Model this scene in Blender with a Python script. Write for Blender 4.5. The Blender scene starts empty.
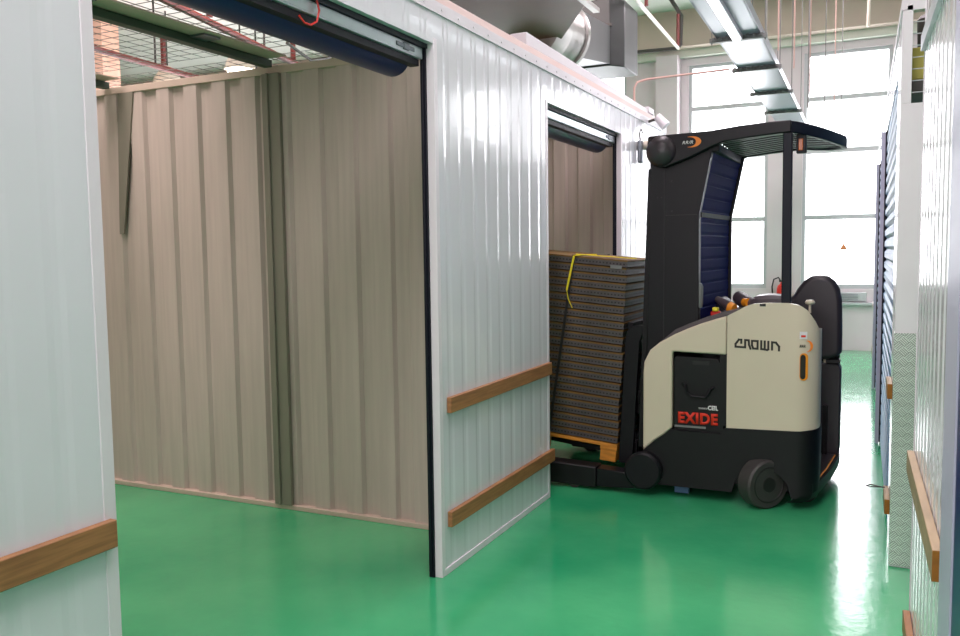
import bpy, bmesh, math, random
from mathutils import Vector, Matrix
random.seed(7)
C = bpy.context.scene.collection
PI = math.pi
V = Vector

# ------------------------------------------------------------------ materials
def lin(c):
    return tuple((x/255/12.92 if x/255 <= .04045 else ((x/255+.055)/1.055)**2.4) for x in c)

def mat(name, rgb, rough=.5, metal=0.0, noise=0.0, nscale=6.0, bump=0.0, bscale=60.0, coat=0.0, emit=0.0, spec=.5, stretch=None):
    m = bpy.data.materials.new(name); m.use_nodes = True
    nt = m.node_tree; b = nt.nodes['Principled BSDF']
    col = lin(rgb)
    b.inputs['Base Color'].default_value = (*col, 1)
    b.inputs['Roughness'].default_value = rough
    b.inputs['Metallic'].default_value = metal
    b.inputs['Coat Weight'].default_value = coat
    b.inputs['Specular IOR Level'].default_value = spec
    if emit:
        b.inputs['Emission Color'].default_value = (*col, 1)
        b.inputs['Emission Strength'].default_value = emit
    tc = nt.nodes.new('ShaderNodeTexCoord')
    src = tc.outputs['Object']
    if stretch:
        mp = nt.nodes.new('ShaderNodeMapping'); mp.inputs['Scale'].default_value = stretch
        nt.links.new(src, mp.inputs['Vector']); src = mp.outputs['Vector']
    n = nt.nodes.new('ShaderNodeTexNoise'); n.inputs['Scale'].default_value = nscale
    n.inputs['Detail'].default_value = 4
    nt.links.new(src, n.inputs['Vector'])
    r = nt.nodes.new('ShaderNodeValToRGB')
    k = max(noise, .02)
    r.color_ramp.elements[0].position = .3; r.color_ramp.elements[1].position = .7
    r.color_ramp.elements[0].color = (*[max(0, x*(1-k)) for x in col], 1)
    r.color_ramp.elements[1].color = (*[min(1, x*(1+k)) for x in col], 1)
    nt.links.new(n.outputs['Fac'], r.inputs['Fac'])
    nt.links.new(r.outputs['Color'], b.inputs['Base Color'])
    if bump:
        n2 = nt.nodes.new('ShaderNodeTexNoise'); n2.inputs['Scale'].default_value = bscale
        nt.links.new(src, n2.inputs['Vector'])
        bp = nt.nodes.new('ShaderNodeBump'); bp.inputs['Strength'].default_value = bump; bp.inputs['Distance'].default_value = .01
        nt.links.new(n2.outputs['Fac'], bp.inputs['Height']); nt.links.new(bp.outputs['Normal'], b.inputs['Normal'])
    return m

M = {}
M['white'] = mat('glossy_white_steel', (216, 218, 222), .16, noise=.02, nscale=1.5, bump=.04, bscale=5, coat=.25)
M['white_trim'] = mat('white_trim', (218, 214, 218), .35)
M['pink_trim'] = mat('pinkish_galvanised_cap', (214, 192, 184), .45)
M['beige_steel'] = mat('beige_corrugated_steel', (190, 176, 166), .42, noise=.07, nscale=5, stretch=(6, 6, .35))
M['beige_trim'] = mat('beige_channel', (196, 178, 162), .5)
M['green_steel'] = mat('dark_green_beam', (62, 78, 66), .5)
M['wood'] = mat('oak_rail', (150, 104, 64), .5, noise=.28, nscale=9, stretch=(3, .6, 9))
M['wood_light'] = mat('pale_oak_rail', (158, 138, 106), .55, noise=.2, nscale=9, stretch=(3, .6, 9))
M['wood_end'] = mat('rail_end_grain', (140, 90, 20), .7, noise=.2, nscale=30)
M['navy'] = mat('navy_roller_door', (18, 36, 92), .35, noise=.05)
M['navy_dark'] = mat('dark_navy_track', (8, 12, 26), .5, spec=.3)
M['alu'] = mat('aluminium', (200, 208, 214), .28, metal=.6)
M['alu_dark'] = mat('dull_aluminium', (120, 126, 132), .4, metal=.7)
M['lavender'] = mat('lavender_grey_jamb', (176, 178, 198), .4)
M['blue_slat'] = mat('blue_slats', (44, 104, 148), .45)
M['wall'] = mat('painted_wall', (208, 198, 202), .7, noise=.03, nscale=1)
M['beam'] = mat('beige_beam', (188, 170, 158), .75, noise=.05, nscale=1)
M['ledge'] = mat('pale_green_ledge', (206, 208, 198), .7)
M['ceil'] = mat('pale_ceiling', (204, 202, 196), .8, noise=.03, nscale=1)
M['pinkwall'] = mat('pink_brick_wall', (205, 165, 145), .8, noise=.08, nscale=3)
M['frame'] = mat('window_frame', (178, 182, 184), .45)
M['black'] = mat('matt_black_truck', (10, 9, 12), .5, noise=.12, nscale=8, spec=.35)
M['black2'] = mat('satin_black_cover', (13, 12, 17), .42, noise=.08, spec=.3)
M['dark_grey'] = mat('dark_grey_plastic', (48, 43, 47), .33, noise=.06, bump=.05, bscale=150)
M['grey_brown'] = mat('brown_grey_plastic', (84, 74, 78), .4)
M['cream'] = mat('cream_truck_paint', (212, 200, 176), .34, noise=.03, nscale=2, coat=.2)
M['rubber'] = mat('grey_polyurethane_tyre', (58, 56, 54), .55, noise=.1, nscale=20)
M['hub'] = mat('dark_hub', (30, 28, 26), .5)
M['amber'] = mat('amber_lens', (176, 88, 24), .25)
M['orange'] = mat('orange_plastic', (240, 150, 30), .4)
M['red'] = mat('red_plastic', (206, 36, 20), .4)
M['yellow'] = mat('yellow_plastic', (232, 222, 50), .4)
M['decal_red'] = mat('red_decal', (222, 48, 22), .5)
M['decal_white'] = mat('white_decal', (232, 232, 230), .5)
M['decal_grey'] = mat('grey_decal', (120, 122, 120), .4)
M['decal_black'] = mat('black_decal', (38, 34, 26), .5)
M['decal_orange'] = mat('orange_decal', (246, 138, 44), .5)
M['knob'] = mat('pale_knob', (190, 182, 160), .35)
M['pallet'] = mat('orange_pallet_wood', (206, 138, 46), .6, noise=.25, nscale=8, stretch=(1, 6, 6))
M['board'] = mat('rusty_orange_board', (112, 80, 30), .7, noise=.35, nscale=7)
M['strap'] = mat('black_strap', (18, 18, 18), .5)
M['strap_y'] = mat('yellow_strap', (232, 214, 40), .5)
M['duct_brown'] = mat('brown_grey_duct', (98, 68, 52), .5, noise=.06)
M['duct_grey'] = mat('grey_duct', (66, 68, 68), .45, noise=.05)
M['galv'] = mat('galvanised_collar', (150, 148, 144), .36, metal=.8, noise=.1)
M['red_pipe'] = mat('red_sprinkler_pipe', (104, 30, 20), .45)
M['white_pipe'] = mat('white_pipe', (214, 204, 192), .4)
M['pink_pipe'] = mat('pinkish_conduit', (196, 160, 150), .45)
M['dark_pipe'] = mat('dark_pipe', (62, 58, 54), .5)
M['wire'] = mat('steel_wire', (120, 124, 116), .5)
M['tray'] = mat('polished_cable_tray', (140, 150, 164), .3, metal=.1, spec=.8)
M['strut'] = mat('grey_strut', (120, 120, 118), .5)
M['cable'] = mat('grey_cable', (150, 156, 160), .5)
M['tube'] = mat('lit_tube', (245, 250, 255), .4, emit=4.0)
M['lamp'] = mat('lit_lamp', (255, 246, 224), .4, emit=5.0)
M['sign'] = mat('orange_triangle_sign', (206, 134, 84), .5)
M['navy_glass'] = mat('navy_ribbed_panel', (6, 17, 88), .6, noise=.06, spec=.06)
M['box'] = mat('beige_box', (196, 186, 170), .6)
M['yellow_box'] = mat('yellowish_carton', (186, 176, 84), .6)

def floor_mat():
    m = bpy.data.materials.new('green_epoxy_floor'); m.use_nodes = True
    nt = m.node_tree; b = nt.nodes['Principled BSDF']; tc = nt.nodes.new('ShaderNodeTexCoord')
    n = nt.nodes.new('ShaderNodeTexNoise'); n.inputs['Scale'].default_value = .8; n.inputs['Detail'].default_value = 5
    r = nt.nodes.new('ShaderNodeValToRGB'); e = r.color_ramp.elements
    e[0].position = .35; e[1].position = .68
    e[0].color = (*lin((28, 146, 96)), 1); e[1].color = (*lin((78, 180, 122)), 1)
    nt.links.new(tc.outputs['Object'], n.inputs['Vector']); nt.links.new(n.outputs['Fac'], r.inputs['Fac'])
    nt.links.new(r.outputs['Color'], b.inputs['Base Color'])
    n3 = nt.nodes.new('ShaderNodeTexNoise'); n3.inputs['Scale'].default_value = 3; n3.inputs['Detail'].default_value = 6
    mr = nt.nodes.new('ShaderNodeMapRange'); mr.inputs['To Min'].default_value = .1; mr.inputs['To Max'].default_value = .24
    nt.links.new(tc.outputs['Object'], n3.inputs['Vector']); nt.links.new(n3.outputs['Fac'], mr.inputs['Value'])
    nt.links.new(mr.outputs['Result'], b.inputs['Roughness'])
    n2 = nt.nodes.new('ShaderNodeTexNoise'); n2.inputs['Scale'].default_value = 22; n2.inputs['Detail'].default_value = 3
    bp = nt.nodes.new('ShaderNodeBump'); bp.inputs['Strength'].default_value = .12; bp.inputs['Distance'].default_value = .01
    nt.links.new(tc.outputs['Object'], n2.inputs['Vector']); nt.links.new(n2.outputs['Fac'], bp.inputs['Height'])
    nt.links.new(bp.outputs['Normal'], b.inputs['Normal'])
    b.inputs['Coat Weight'].default_value = .25; b.inputs['Coat Roughness'].default_value = .12
    return m
M['floor'] = floor_mat()

def glass_mat(name, tint, op):
    m = bpy.data.materials.new(name); m.use_nodes = True
    nt = m.node_tree; nt.nodes.remove(nt.nodes['Principled BSDF'])
    out = nt.nodes['Material Output']
    t = nt.nodes.new('ShaderNodeBsdfTransparent'); t.inputs['Color'].default_value = (*tint, 1)
    g = nt.nodes.new('ShaderNodeBsdfGlossy'); g.inputs['Roughness'].default_value = .05
    d = nt.nodes.new('ShaderNodeBsdfTranslucent'); d.inputs['Color'].default_value = (*tint, 1)
    a = nt.nodes.new('ShaderNodeMixShader'); a.inputs['Fac'].default_value = op
    c = nt.nodes.new('ShaderNodeMixShader'); c.inputs['Fac'].default_value = .06
    nt.links.new(t.outputs[0], a.inputs[1]); nt.links.new(d.outputs[0], a.inputs[2])
    nt.links.new(a.outputs[0], c.inputs[1]); nt.links.new(g.outputs[0], c.inputs[2])
    nt.links.new(c.outputs[0], out.inputs['Surface'])
    return m
M['glass'] = glass_mat('window_glass', (.98, 1, 1), .1)

def perforated_mat():
    m = mat('perforated_steel_edge', (84, 80, 80), .5, metal=.2, noise=.2, nscale=12)
    nt = m.node_tree; b = nt.nodes['Principled BSDF']; L = nt.links.new
    tc = nt.nodes.new('ShaderNodeTexCoord'); sx = nt.nodes.new('ShaderNodeSeparateXYZ')
    L(tc.outputs['Object'], sx.inputs[0])
    def mth(op, a, bb=None):
        n = nt.nodes.new('ShaderNodeMath'); n.operation = op
        for i, v in enumerate((a, bb)):
            if v is None: continue
            if isinstance(v, (int, float)): n.inputs[i].default_value = v
            else: L(v, n.inputs[i])
        return n.outputs[0]
    s = mth('ADD', sx.outputs['X'], sx.outputs['Y'])
    f = mth('FRACT', mth('MULTIPLY', s, 1/.024))
    dx = mth('ABSOLUTE', mth('SUBTRACT', f, .5))
    a1 = mth('LESS_THAN', dx, .24)
    dz = mth('ABSOLUTE', mth('SUBTRACT', sx.outputs['Z'], .024))
    a2 = mth('LESS_THAN', dz, .005)
    hole = mth('MULTIPLY', a1, a2)
    old = b.inputs['Base Color'].links[0].from_socket
    mx = nt.nodes.new('ShaderNodeMix'); mx.data_type = 'RGBA'
    L(hole, mx.inputs[0]); L(old, mx.inputs[6]); mx.inputs[7].default_value = (.006, .006, .006, 1)
    L(mx.outputs[2], b.inputs['Base Color'])
    return m
M['perf'] = perforated_mat()

# ------------------------------------------------------------------ mesh helpers
class MB:
    def __init__(s): s.v = []; s.f = []
    def add(s, vs, fs):
        n = len(s.v); s.v += [tuple(v) for v in vs]; s.f += [tuple(i+n for i in f) for f in fs]; return s
    def box(s, x0, x1, y0, y1, z0, z1):
        vs = [(x, y, z) for x in (x0, x1) for y in (y0, y1) for z in (z0, z1)]
        return s.add(vs, [(0,1,3,2),(4,6,7,5),(0,4,5,1),(2,3,7,6),(0,2,6,4),(1,5,7,3)])
    def bar(s, a, b, w, h, up=(0,0,1)):
        a, b = V(a), V(b); d = (b-a).normalized(); u = V(up)
        r = d.cross(u)
        if r.length < 1e-4: r = d.cross(V((0,1,0)))
        r.normalize(); u = r.cross(d)
        vs = []
        for p in (a, b):
            for i, j in ((-1,-1),(1,-1),(1,1),(-1,1)): vs.append(p + r*w/2*i + u*h/2*j)
        return s.add(vs, [(3,2,1,0),(4,5,6,7),(0,1,5,4),(1,2,6,5),(2,3,7,6),(3,0,4,7)])
    def tube(s, pts, r, n=10, cap=True):
        pts = [V(p) for p in pts]; rings = []; prev = None
        rr = r if isinstance(r, (list, tuple)) else [r]*len(pts)
        for i, p in enumerate(pts):
            if i == 0: d = pts[1]-p
            elif i == len(pts)-1: d = p-pts[i-1]
            else: d = (pts[i+1]-p).normalized()+(p-pts[i-1]).normalized()
            d.normalize()
            if prev is None:
                a = V((0,0,1)) if abs(d.z) < .9 else V((1,0,0)); e1 = d.cross(a).normalized()
            else:
                e1 = (prev-d*prev.dot(d))
                e1 = e1.normalized() if e1.length > 1e-5 else d.orthogonal().normalized()
            prev = e1; e2 = d.cross(e1)
            rings.append([p+(e1*math.cos(2*PI*k/n)+e2*math.sin(2*PI*k/n))*rr[i] for k in range(n)])
        vs = [q for g in rings for q in g]; fs = []
        for i in range(len(pts)-1):
            for k in range(n):
                fs.append((i*n+k, i*n+(k+1)%n, (i+1)*n+(k+1)%n, (i+1)*n+k))
        if cap: fs += [tuple(reversed(range(n))), tuple(range((len(pts)-1)*n, len(pts)*n))]
        return s.add(vs, fs)
    def prism(s, poly, y0, y1):           # polygon in XZ, extruded along Y
        n = len(poly); vs = [(x, y0, z) for x, z in poly]+[(x, y1, z) for x, z in poly]
        fs = [tuple(range(n)), tuple(reversed(range(n, 2*n)))]
        fs += [(i, i+n, (i+1)%n+n, (i+1)%n) for i in range(n)]
        return s.add(vs, fs)
    def prismz(s, poly, z0, z1):          # polygon in XY, extruded along Z
        n = len(poly); vs = [(x, y, z0) for x, y in poly]+[(x, y, z1) for x, y in poly]
        fs = [tuple(reversed(range(n))), tuple(range(n, 2*n))]
        fs += [(i, (i+1)%n, (i+1)%n+n, i+n) for i in range(n)]
        return s.add(vs, fs)
    def lathe(s, prof, c, axis, n=32):    # prof: (radius, distance along axis)
        ax = V(axis).normalized(); e1 = ax.orthogonal().normalized(); e2 = ax.cross(e1); c = V(c)
        vs = []; fs = []
        for r, h in prof:
            for k in range(n): vs.append(c+ax*h+(e1*math.cos(2*PI*k/n)+e2*math.sin(2*PI*k/n))*max(r, 1e-4))
        for i in range(len(prof)-1):
            for k in range(n): fs.append((i*n+k, i*n+(k+1)%n, (i+1)*n+(k+1)%n, (i+1)*n+k))
        fs += [tuple(reversed(range(n))), tuple(range((len(prof)-1)*n, len(prof)*n))]
        return s.add(vs, fs)
    def build(s, name, m, parent=None, bevel=0, smooth=30, local=False, seg=2):
        me = bpy.data.meshes.new(name)
        off = V((0,0,0))
        if parent is not None and not local:
            p = parent
            while p is not None: off += V(p.location); p = p.parent
        vs = [tuple(V(v)-off) for v in s.v]
        if parent is None and not local:
            xs = [v[0] for v in vs]; ys = [v[1] for v in vs]; zs = [v[2] for v in vs]
            base = V(((min(xs)+max(xs))/2, (min(ys)+max(ys))/2, min(zs)))
            vs = [tuple(V(v)-base) for v in vs]
        me.from_pydata(vs, [], s.f)
        bm = bmesh.new(); bm.from_mesh(me); bmesh.ops.recalc_face_normals(bm, faces=bm.faces); bm.to_mesh(me); bm.free()
        me.materials.append(M[m] if isinstance(m, str) else m)
        if smooth:
            for p in me.polygons: p.use_smooth = True
            me.set_sharp_from_angle(angle=math.radians(smooth))
        o = bpy.data.objects.new(name, me); C.objects.link(o)
        if parent is not None: o.parent = parent
        elif not local: o.location = base
        if bevel:
            b = o.modifiers.new('b', 'BEVEL'); b.width = bevel; b.segments = seg; b.limit_method = 'ANGLE'; b.angle_limit = math.radians(35)
            b.harden_normals = False
        return o

def tag(o, label=None, cat=None, group=None, kind=None):
    if label: o['label'] = label
    if cat: o['category'] = cat
    if group: o['group'] = group
    if kind: o['kind'] = kind
    return o
def thing(name, loc, label=None, cat=None, group=None, kind=None, rot=(0,0,0)):
    o = bpy.data.objects.new(name, None); C.objects.link(o); o.location = loc; o.rotation_euler = rot
    o.empty_display_size = .1
    return tag(o, label, cat, group, kind)
def struct(name, mb, m, label, cat, **k):
    return tag(mb.build(name, m, **k), label, cat, kind='structure')
def arc(cx, cz, r, a0, a1, n=8):
    return [(cx+r*math.cos(math.radians(a0+(a1-a0)*i/n)), cz+r*math.sin(math.radians(a0+(a1-a0)*i/n))) for i in range(n+1)]

def text_mesh(name, txt, m, parent, origin, width, height, bold=0.0, shear=0.0, depth=.0015):
    """lettering on a face that looks towards -Y"""
    cu = bpy.data.curves.new(name, 'FONT'); cu.body = txt; cu.offset = bold; cu.shear = shear; cu.resolution_u = 4; cu.space_character = 1.08
    tmp = bpy.data.objects.new(name, cu); C.objects.link(tmp)
    bpy.context.view_layer.update()
    me = bpy.data.meshes.new_from_object(tmp.evaluated_get(bpy.context.evaluated_depsgraph_get()))
    bpy.data.objects.remove(tmp)
    xs = [v.co.x for v in me.vertices]; ys = [v.co.y for v in me.vertices]
    x0, x1, y0, y1 = min(xs), max(xs), min(ys), max(ys)
    off = V((0,0,0)); p = parent
    while p is not None: off += V(p.location); p = p.parent
    o0 = V(origin)-off
    for v in me.vertices:
        x = (v.co.x-x0)/(x1-x0)*width; z = (v.co.y-y0)/(y1-y0)*height
        v.co = (o0.x+x, o0.y, o0.z+z)
    me.materials.clear(); me.materials.append(M[m])
    o = bpy.data.objects.new(name, me); C.objects.link(o); o.parent = parent
    sm = o.modifiers.new('t', 'SOLIDIFY'); sm.thickness = depth; sm.offset = 0
    return o

def corrugated(mb, p0, p1, z0, z1, nrm, prof, pitch, phase=0.0, back=.03):
    """sheet from p0 to p1 (XY), its outline following prof = [(t, depth)...] over each pitch; nrm = outward"""
    p0, p1, n = V((*p0, 0)), V((*p1, 0)), V((*nrm, 0)).normalized()
    L = (p1-p0).length; d = (p1-p0)/L
    pts = []
    k = -1
    while True:
        stop = False
        for t, dep in prof:
            u = (k+t)*pitch+phase
            if u < 0: last = dep; continue
            if not pts: pts.append((0, dep if u == 0 else last))
            if u >= L: stop = True; break
            if u > pts[-1][0]+1e-6: pts.append((u, dep))
            last = dep
        if stop: break
        k += 1
    pts.append((L, pts[-1][1]))
    vs = []
    for u, dep in pts:
        q = p0+d*u-n*dep
        vs += [(q.x, q.y, z0), (q.x, q.y, z1)]
    m = len(pts)
    for u, dep in (pts[0], pts[-1]):
        pass
    a = p0-n*back; b = p1-n*back
    vs += [(a.x, a.y, z0), (a.x, a.y, z1), (b.x, b.y, z0), (b.x, b.y, z1)]
    fs = [(2*i, 2*i+2, 2*i+3, 2*i+1) for i in range(m-1)]
    A, B = 2*m, 2*m+2
    fs += [(A, 0, 1, A+1), (2*m-2, B, B+1, 2*m-1), (B, A, A+1, B+1)]
    # top and bottom strips
    fs += [tuple([A+1]+[2*i+1 for i in range(m)]+[B+1]), tuple([B]+[2*i for i in reversed(range(m))]+[A])]
    mb.add(vs, fs)

# ------------------------------------------------------------------ camera
cam = bpy.data.cameras.new('camera'); co = bpy.data.objects.new('camera', cam); C.objects.link(co)
yaw, pitch, roll, F = .444, .0785, -.0133, 845.0
cy, sy = math.cos(yaw), math.sin(yaw)
fw = V((-sy*math.cos(pitch), cy*math.cos(pitch), -math.sin(pitch))); r0 = V((cy, sy, 0)); u0 = r0.cross(fw)
r1 = r0*math.cos(roll)+u0*math.sin(roll); u1 = r1.cross(fw)
co.matrix_world = Matrix(((r1.x, u1.x, -fw.x, 0), (r1.y, u1.y, -fw.y, 0), (r1.z, u1.z, -fw.z, 1.6), (0, 0, 0, 1)))
cam.sensor_width = 36; cam.lens = F/960*36; cam.clip_start = .02
bpy.context.scene.camera = co

# ------------------------------------------------------------------ hall shell
XL, XR, YB, YF, ZC = -17.0, 8.0, -6.0, 14.2, 5.39
struct('floor', MB().box(XL, XR, YB, YF+.3, -.1, 0), 'floor', 'glossy green epoxy floor running through aisle and units', 'floor', smooth=0)
struct('ceiling', MB().box(XL, XR, YB, YF+.3, ZC, ZC+.1), 'ceil', 'pale concrete ceiling high above the storage units', 'ceiling', smooth=0)
wins = [(-14.3, -13.0), (-12.5, -11.2), (-10.7, -9.4), (-8.9, -7.5), (-7.1, -5.75), (-5.3, -3.96), (-2.92, -1.67), (-1.15, .08), (.6, 1.83), (2.35, 3.6), (4.1, 5.35), (5.85, 7.1)]
WZ0, WZ1 = .95, 4.58
mb = MB(); x = XL
for a, b in wins:
    mb.box(x, a, YF, YF+.3, 0, ZC); mb.box(a, b, YF, YF+.3, 0, WZ0); mb.box(a, b, YF, YF+.3, WZ1, ZC); x = b
mb.box(x, XR, YF, YF+.3, 0, ZC)
struct('wall_far', mb, 'wall', 'white far wall with tall bright windows', 'wall', smooth=0)
struct('wall_left', MB().box(XL-.2, XL, YB, YF+.3, 0, ZC), 'pinkwall', 'pinkish outer wall of the hall beyond the units', 'wall', smooth=0)
struct('wall_near', MB().box(XL, XR, YB-.2, YB, 0, ZC), 'wall', 'white outer wall behind the camera', 'wall', smooth=0)
struct('wall_right', MB().box(XR, XR+.2, YB, YF+.3, 0, ZC), 'wall', 'white outer wall on the right of the hall', 'wall', smooth=0)
struct('trim_1', MB().box(XL, XR, YF-.35, YF, 4.82, ZC), 'beam', 'beige concrete beam above the far windows', 'beam', smooth=0)
struct('trim_2', MB().box(XL, XR, YF-.12, YF, 4.70, 4.82), 'ledge', 'pale ledge under the beige beam', 'ledge', smooth=0)
struct('trim_3', MB().box(-3.4, XR, YF-.1, YF, .70, .745), 'frame', 'pale sill ledge under the far windows', 'sill', bevel=.008)
struct('trim_4', MB().box(-3.4, -3.05, YF-.25, YF, 0, 4.72), 'wall', 'white pier between the far windows', 'pier', smooth=0)
for i, (a, b) in enumerate(wins):
    w = thing('window_%d' % (i+1), ((a+b)/2, YF+.1, WZ0), ('tall bright far window partly behind the truck mast and guard' if abs(a+2.92) < .01 else
              'tall bright far window right of the truck guard post' if abs(a+1.15) < .01 else 'tall bright far window below the grey air duct' if abs(a+5.3) < .01 else
              'tall far window hidden beyond the left units' if a < -5.3 else 'tall far window hidden beyond the right row'), 'window', kind='structure')
    fr = MB(); y0, y1 = YF+.04, YF+.12; t = .05
    fr.box(a, a+t, y0, y1, WZ0, WZ1); fr.box(b-t, b, y0, y1, WZ0, WZ1)
    fr.box(a+t, b-t, y0, y1, WZ0, WZ0+.07); fr.box(a+t, b-t, y0, y1, WZ1-t, WZ1)
    for z in (3.88, 3.08, 2.06): fr.box(a+t, b-t, y0, y1, z-.035, z+.035)
    f = fr.build('window_frame', 'frame', w, smooth=0)
    zz = [WZ0+.07, 2.06, 3.08, 3.88, WZ1-t]
    for z0, z1 in zip(zz[:-1], zz[1:]):
        MB().box(a+t, b-t, YF+.075, YF+.083, z0, z1).build('pane', 'glass', w, smooth=0)
struct('trim_18', MB().box(-12.2, -9.85, 8.6, 8.9, 0, ZC), 'pinkwall', 'pinkish pier seen through the mesh roof', 'pier', smooth=0)
# small orange warning triangle stuck on the right window
mb = MB().prism([(-.60, 1.55), (-.48, 1.55), (-.54, 1.655)], YF+.03, YF+.036)
tag(mb.build('warning_sign', 'sign', smooth=0), 'small orange triangular sign stuck on the far window', 'sign')
# wall unit below the window
t = thing('vent_panel', (-.38, YF-.03, .75), 'white vent panel with thin slots below the right far window', 'vent')
MB().box(-.60, -.2, YF-.05, YF, .76, .90).build('casing', 'frame', t, bevel=.01)
mb = MB()
for k in range(4): mb.box(-.57, -.32, YF-.058, YF-.05, .79+k*.025, .798+k*.025)
mb.build('slot', 'alu_dark', t, smooth=0)
# fire extinguisher on far wall
t = thing('fire_extinguisher', (-1.42, YF-.12, .62), 'red fire extinguisher with a black hose on the far pier', 'extinguisher')
MB().lathe([(.0, 0), (.065, .005), (.075, .03), (.075, .33), (.06, .38), (.025, .41), (.02, .44)], (-1.42, YF-.12, .62), (0,0,1)).build('cylinder', 'red', t)
MB().tube([(-1.42, YF-.12, 1.05), (-1.47, YF-.12, 1.13), (-1.54, YF-.12, 1.10), (-1.565, YF-.12, .98), (-1.55, YF-.12, .8)], .012).build('hose', 'strap', t)
MB().box(-1.45, -1.39, YF-.05, YF, .72, .98).build('wall_bracket', 'strap', t, smooth=0)
MB().box(-1.46, -1.38, YF-.14, YF-.1, 1.06, 1.085).build('valve', 'strap', t)

# ------------------------------------------------------------------ left row of storage units
XW = -1.922
RP = [(0, 0), (.58, 0), (.72, .002), (.86, .002), (1.0, 0)]
WP = .155
def front_wall(y0, y1, z0, z1, name, label, phase=0.0):
    mb = MB(); corrugated(mb, (XW, y0), (XW, y1), z0, z1, (1, 0), RP, WP, phase, back=.035)
    return struct(name, mb, 'white', label, 'wall', smooth=0)
front_wall(-2.5, 1.646, 0, 2.72, 'wall_front', 'glossy white ribbed wall panel nearest on the left')
front_wall(1.646, 3.57, 2.575, 2.72, 'wall_front', 'white ribbed strip above the first unit opening')
front_wall(3.57, 5.06, 0, 2.72, 'wall_front', 'glossy white ribbed wall panel between the two openings')
front_wall(5.06, 6.73, 2.53, 2.72, 'wall_front', 'white ribbed strip above the second unit opening')
front_wall(6.73, 8.3, 0, 2.72, 'wall_front', 'white ribbed wall panel behind the reach truck mast')
# flat white edge trims (vertical edges and foot)
mb = MB().box(XW-.04, XW+.004, 3.566, 3.60, 0, 2.6).box(XW-.04, XW+.004, 1.61, 1.65, 0, 2.6).box(XW-.04, XW+.004, 6.725, 6.76, 0, 2.54).box(XW-.04, XW+.004, 5.035, 5.065, 0, 2.54)
struct('trim_5', mb, 'white_trim', 'white edge trims around the unit openings', 'trim', bevel=.002)
mb = MB().box(XW-.035, XW+.006, 3.60, 5.06, 0, .035).box(XW-.035, XW+.006, -2.5, 1.61, 0, .035).box(XW-.035, XW+.006, 6.76, 8.3, 0, .035)
struct('baseboard_left', mb, 'white_trim', 'white foot rail under the ribbed wall panels', 'baseboard', bevel=.002)
mb = MB().box(XW-.05, XW+.006, -2.5, 8.3, 2.72, 2.775)
for k in range(60):                                     # small rivets below the cap
    y = -2.3+k*.175; mb.tube([(XW+.006, y, 2.745), (XW+.010, y, 2.745)], .006, 6)
struct('trim_6', mb, 'white_trim', 'white riveted cap along the top of the ribbed wall', 'trim', smooth=0)
struct('trim_7', MB().box(XW-.16, XW-.03, -2.5, 8.3, 2.78, 2.835), 'pink_trim', 'pinkish steel channel behind the wall cap', 'trim', bevel=.004)
mb = MB().prism([(0, 0)], 0, 0) if False else MB()
mb.add([(XW-.04, 4.83, 2.84), (XW-.15, 4.83, 2.84), (XW-.04, 8.0, 2.84), (XW-.15, 8.0, 2.84),
        (XW-.04, 4.83, 2.915), (XW-.15, 4.83, 2.915), (XW-.04, 8.0, 2.87), (XW-.15, 8.0, 2.87)],
       [(0,1,3,2),(4,6,7,5),(0,4,5,1),(2,3,7,6),(0,2,6,4),(1,5,7,3)])
struct('trim_8', mb, 'white_trim', 'white channel lying on the wall top beside the duct', 'trim', bevel=.004)

# partitions inside the units
PP = [(0, 0), (.46, 0), (.53, .026), (.93, .026), (1.0, 0)]
def partition(y, x0, x1, name, label, phase):
    mb = MB(); corrugated(mb, (x0, y), (x1, y), 0.02, 2.70, (0, -1), PP, .237, phase, back=.05)
    return struct(name, mb, 'beige_steel', label, 'wall', smooth=0)
YP = 4.19
partition(YP, -5.6, XW-.04, 'wall_partition', 'beige corrugated partition at the back of the first unit', .09)
partition(7.35, -5.2, XW-.04, 'wall_partition', 'beige corrugated partition inside the second unit', .1)
partition(-1.0, -5.2, XW-.04, 'wall_partition', 'beige corrugated partition nearest the camera', .1)
mb = MB(); corrugated(mb, (-5.6, -2), (-5.6, 8.3), .02, 2.70, (1, 0), PP, .237, 0, back=.05)
struct('wall_back', mb, 'beige_steel', 'beige corrugated rear wall of the left units', 'wall', smooth=0)
mb = MB().box(-5.6, XW-.04, YP-.006, YP+.05, 2.69, 2.735)
struct('trim_9', mb, 'beige_trim', 'beige channel along the top of the partition', 'trim', bevel=.003)
struct('trim_10', MB().box(-5.6, XW-.04, YP-.018, YP+.05, 0, .03), 'beige_trim', 'beige channel along the foot of the partition', 'trim', bevel=.003)
struct('trim_11', MB().box(-5.2, XW-.04, 7.34, 7.4, 2.64, 2.735), 'beige_trim', 'beige channel on top of the second partition', 'trim', bevel=.003)
mb = MB().box(-3.43, -3.30, YP-.03, YP, 0.03, 2.69)
mb.box(-3.39, -3.375, YP-.045, YP-.03, .03, 2.69)
M['post'] = mat('grey_green_post', (128, 124, 110), .45, noise=.1, nscale=3, stretch=(3, 3, .4))
struct('trim_12', mb, 'post', 'grey steel post in the middle of the partition', 'post', bevel=.003)
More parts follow.
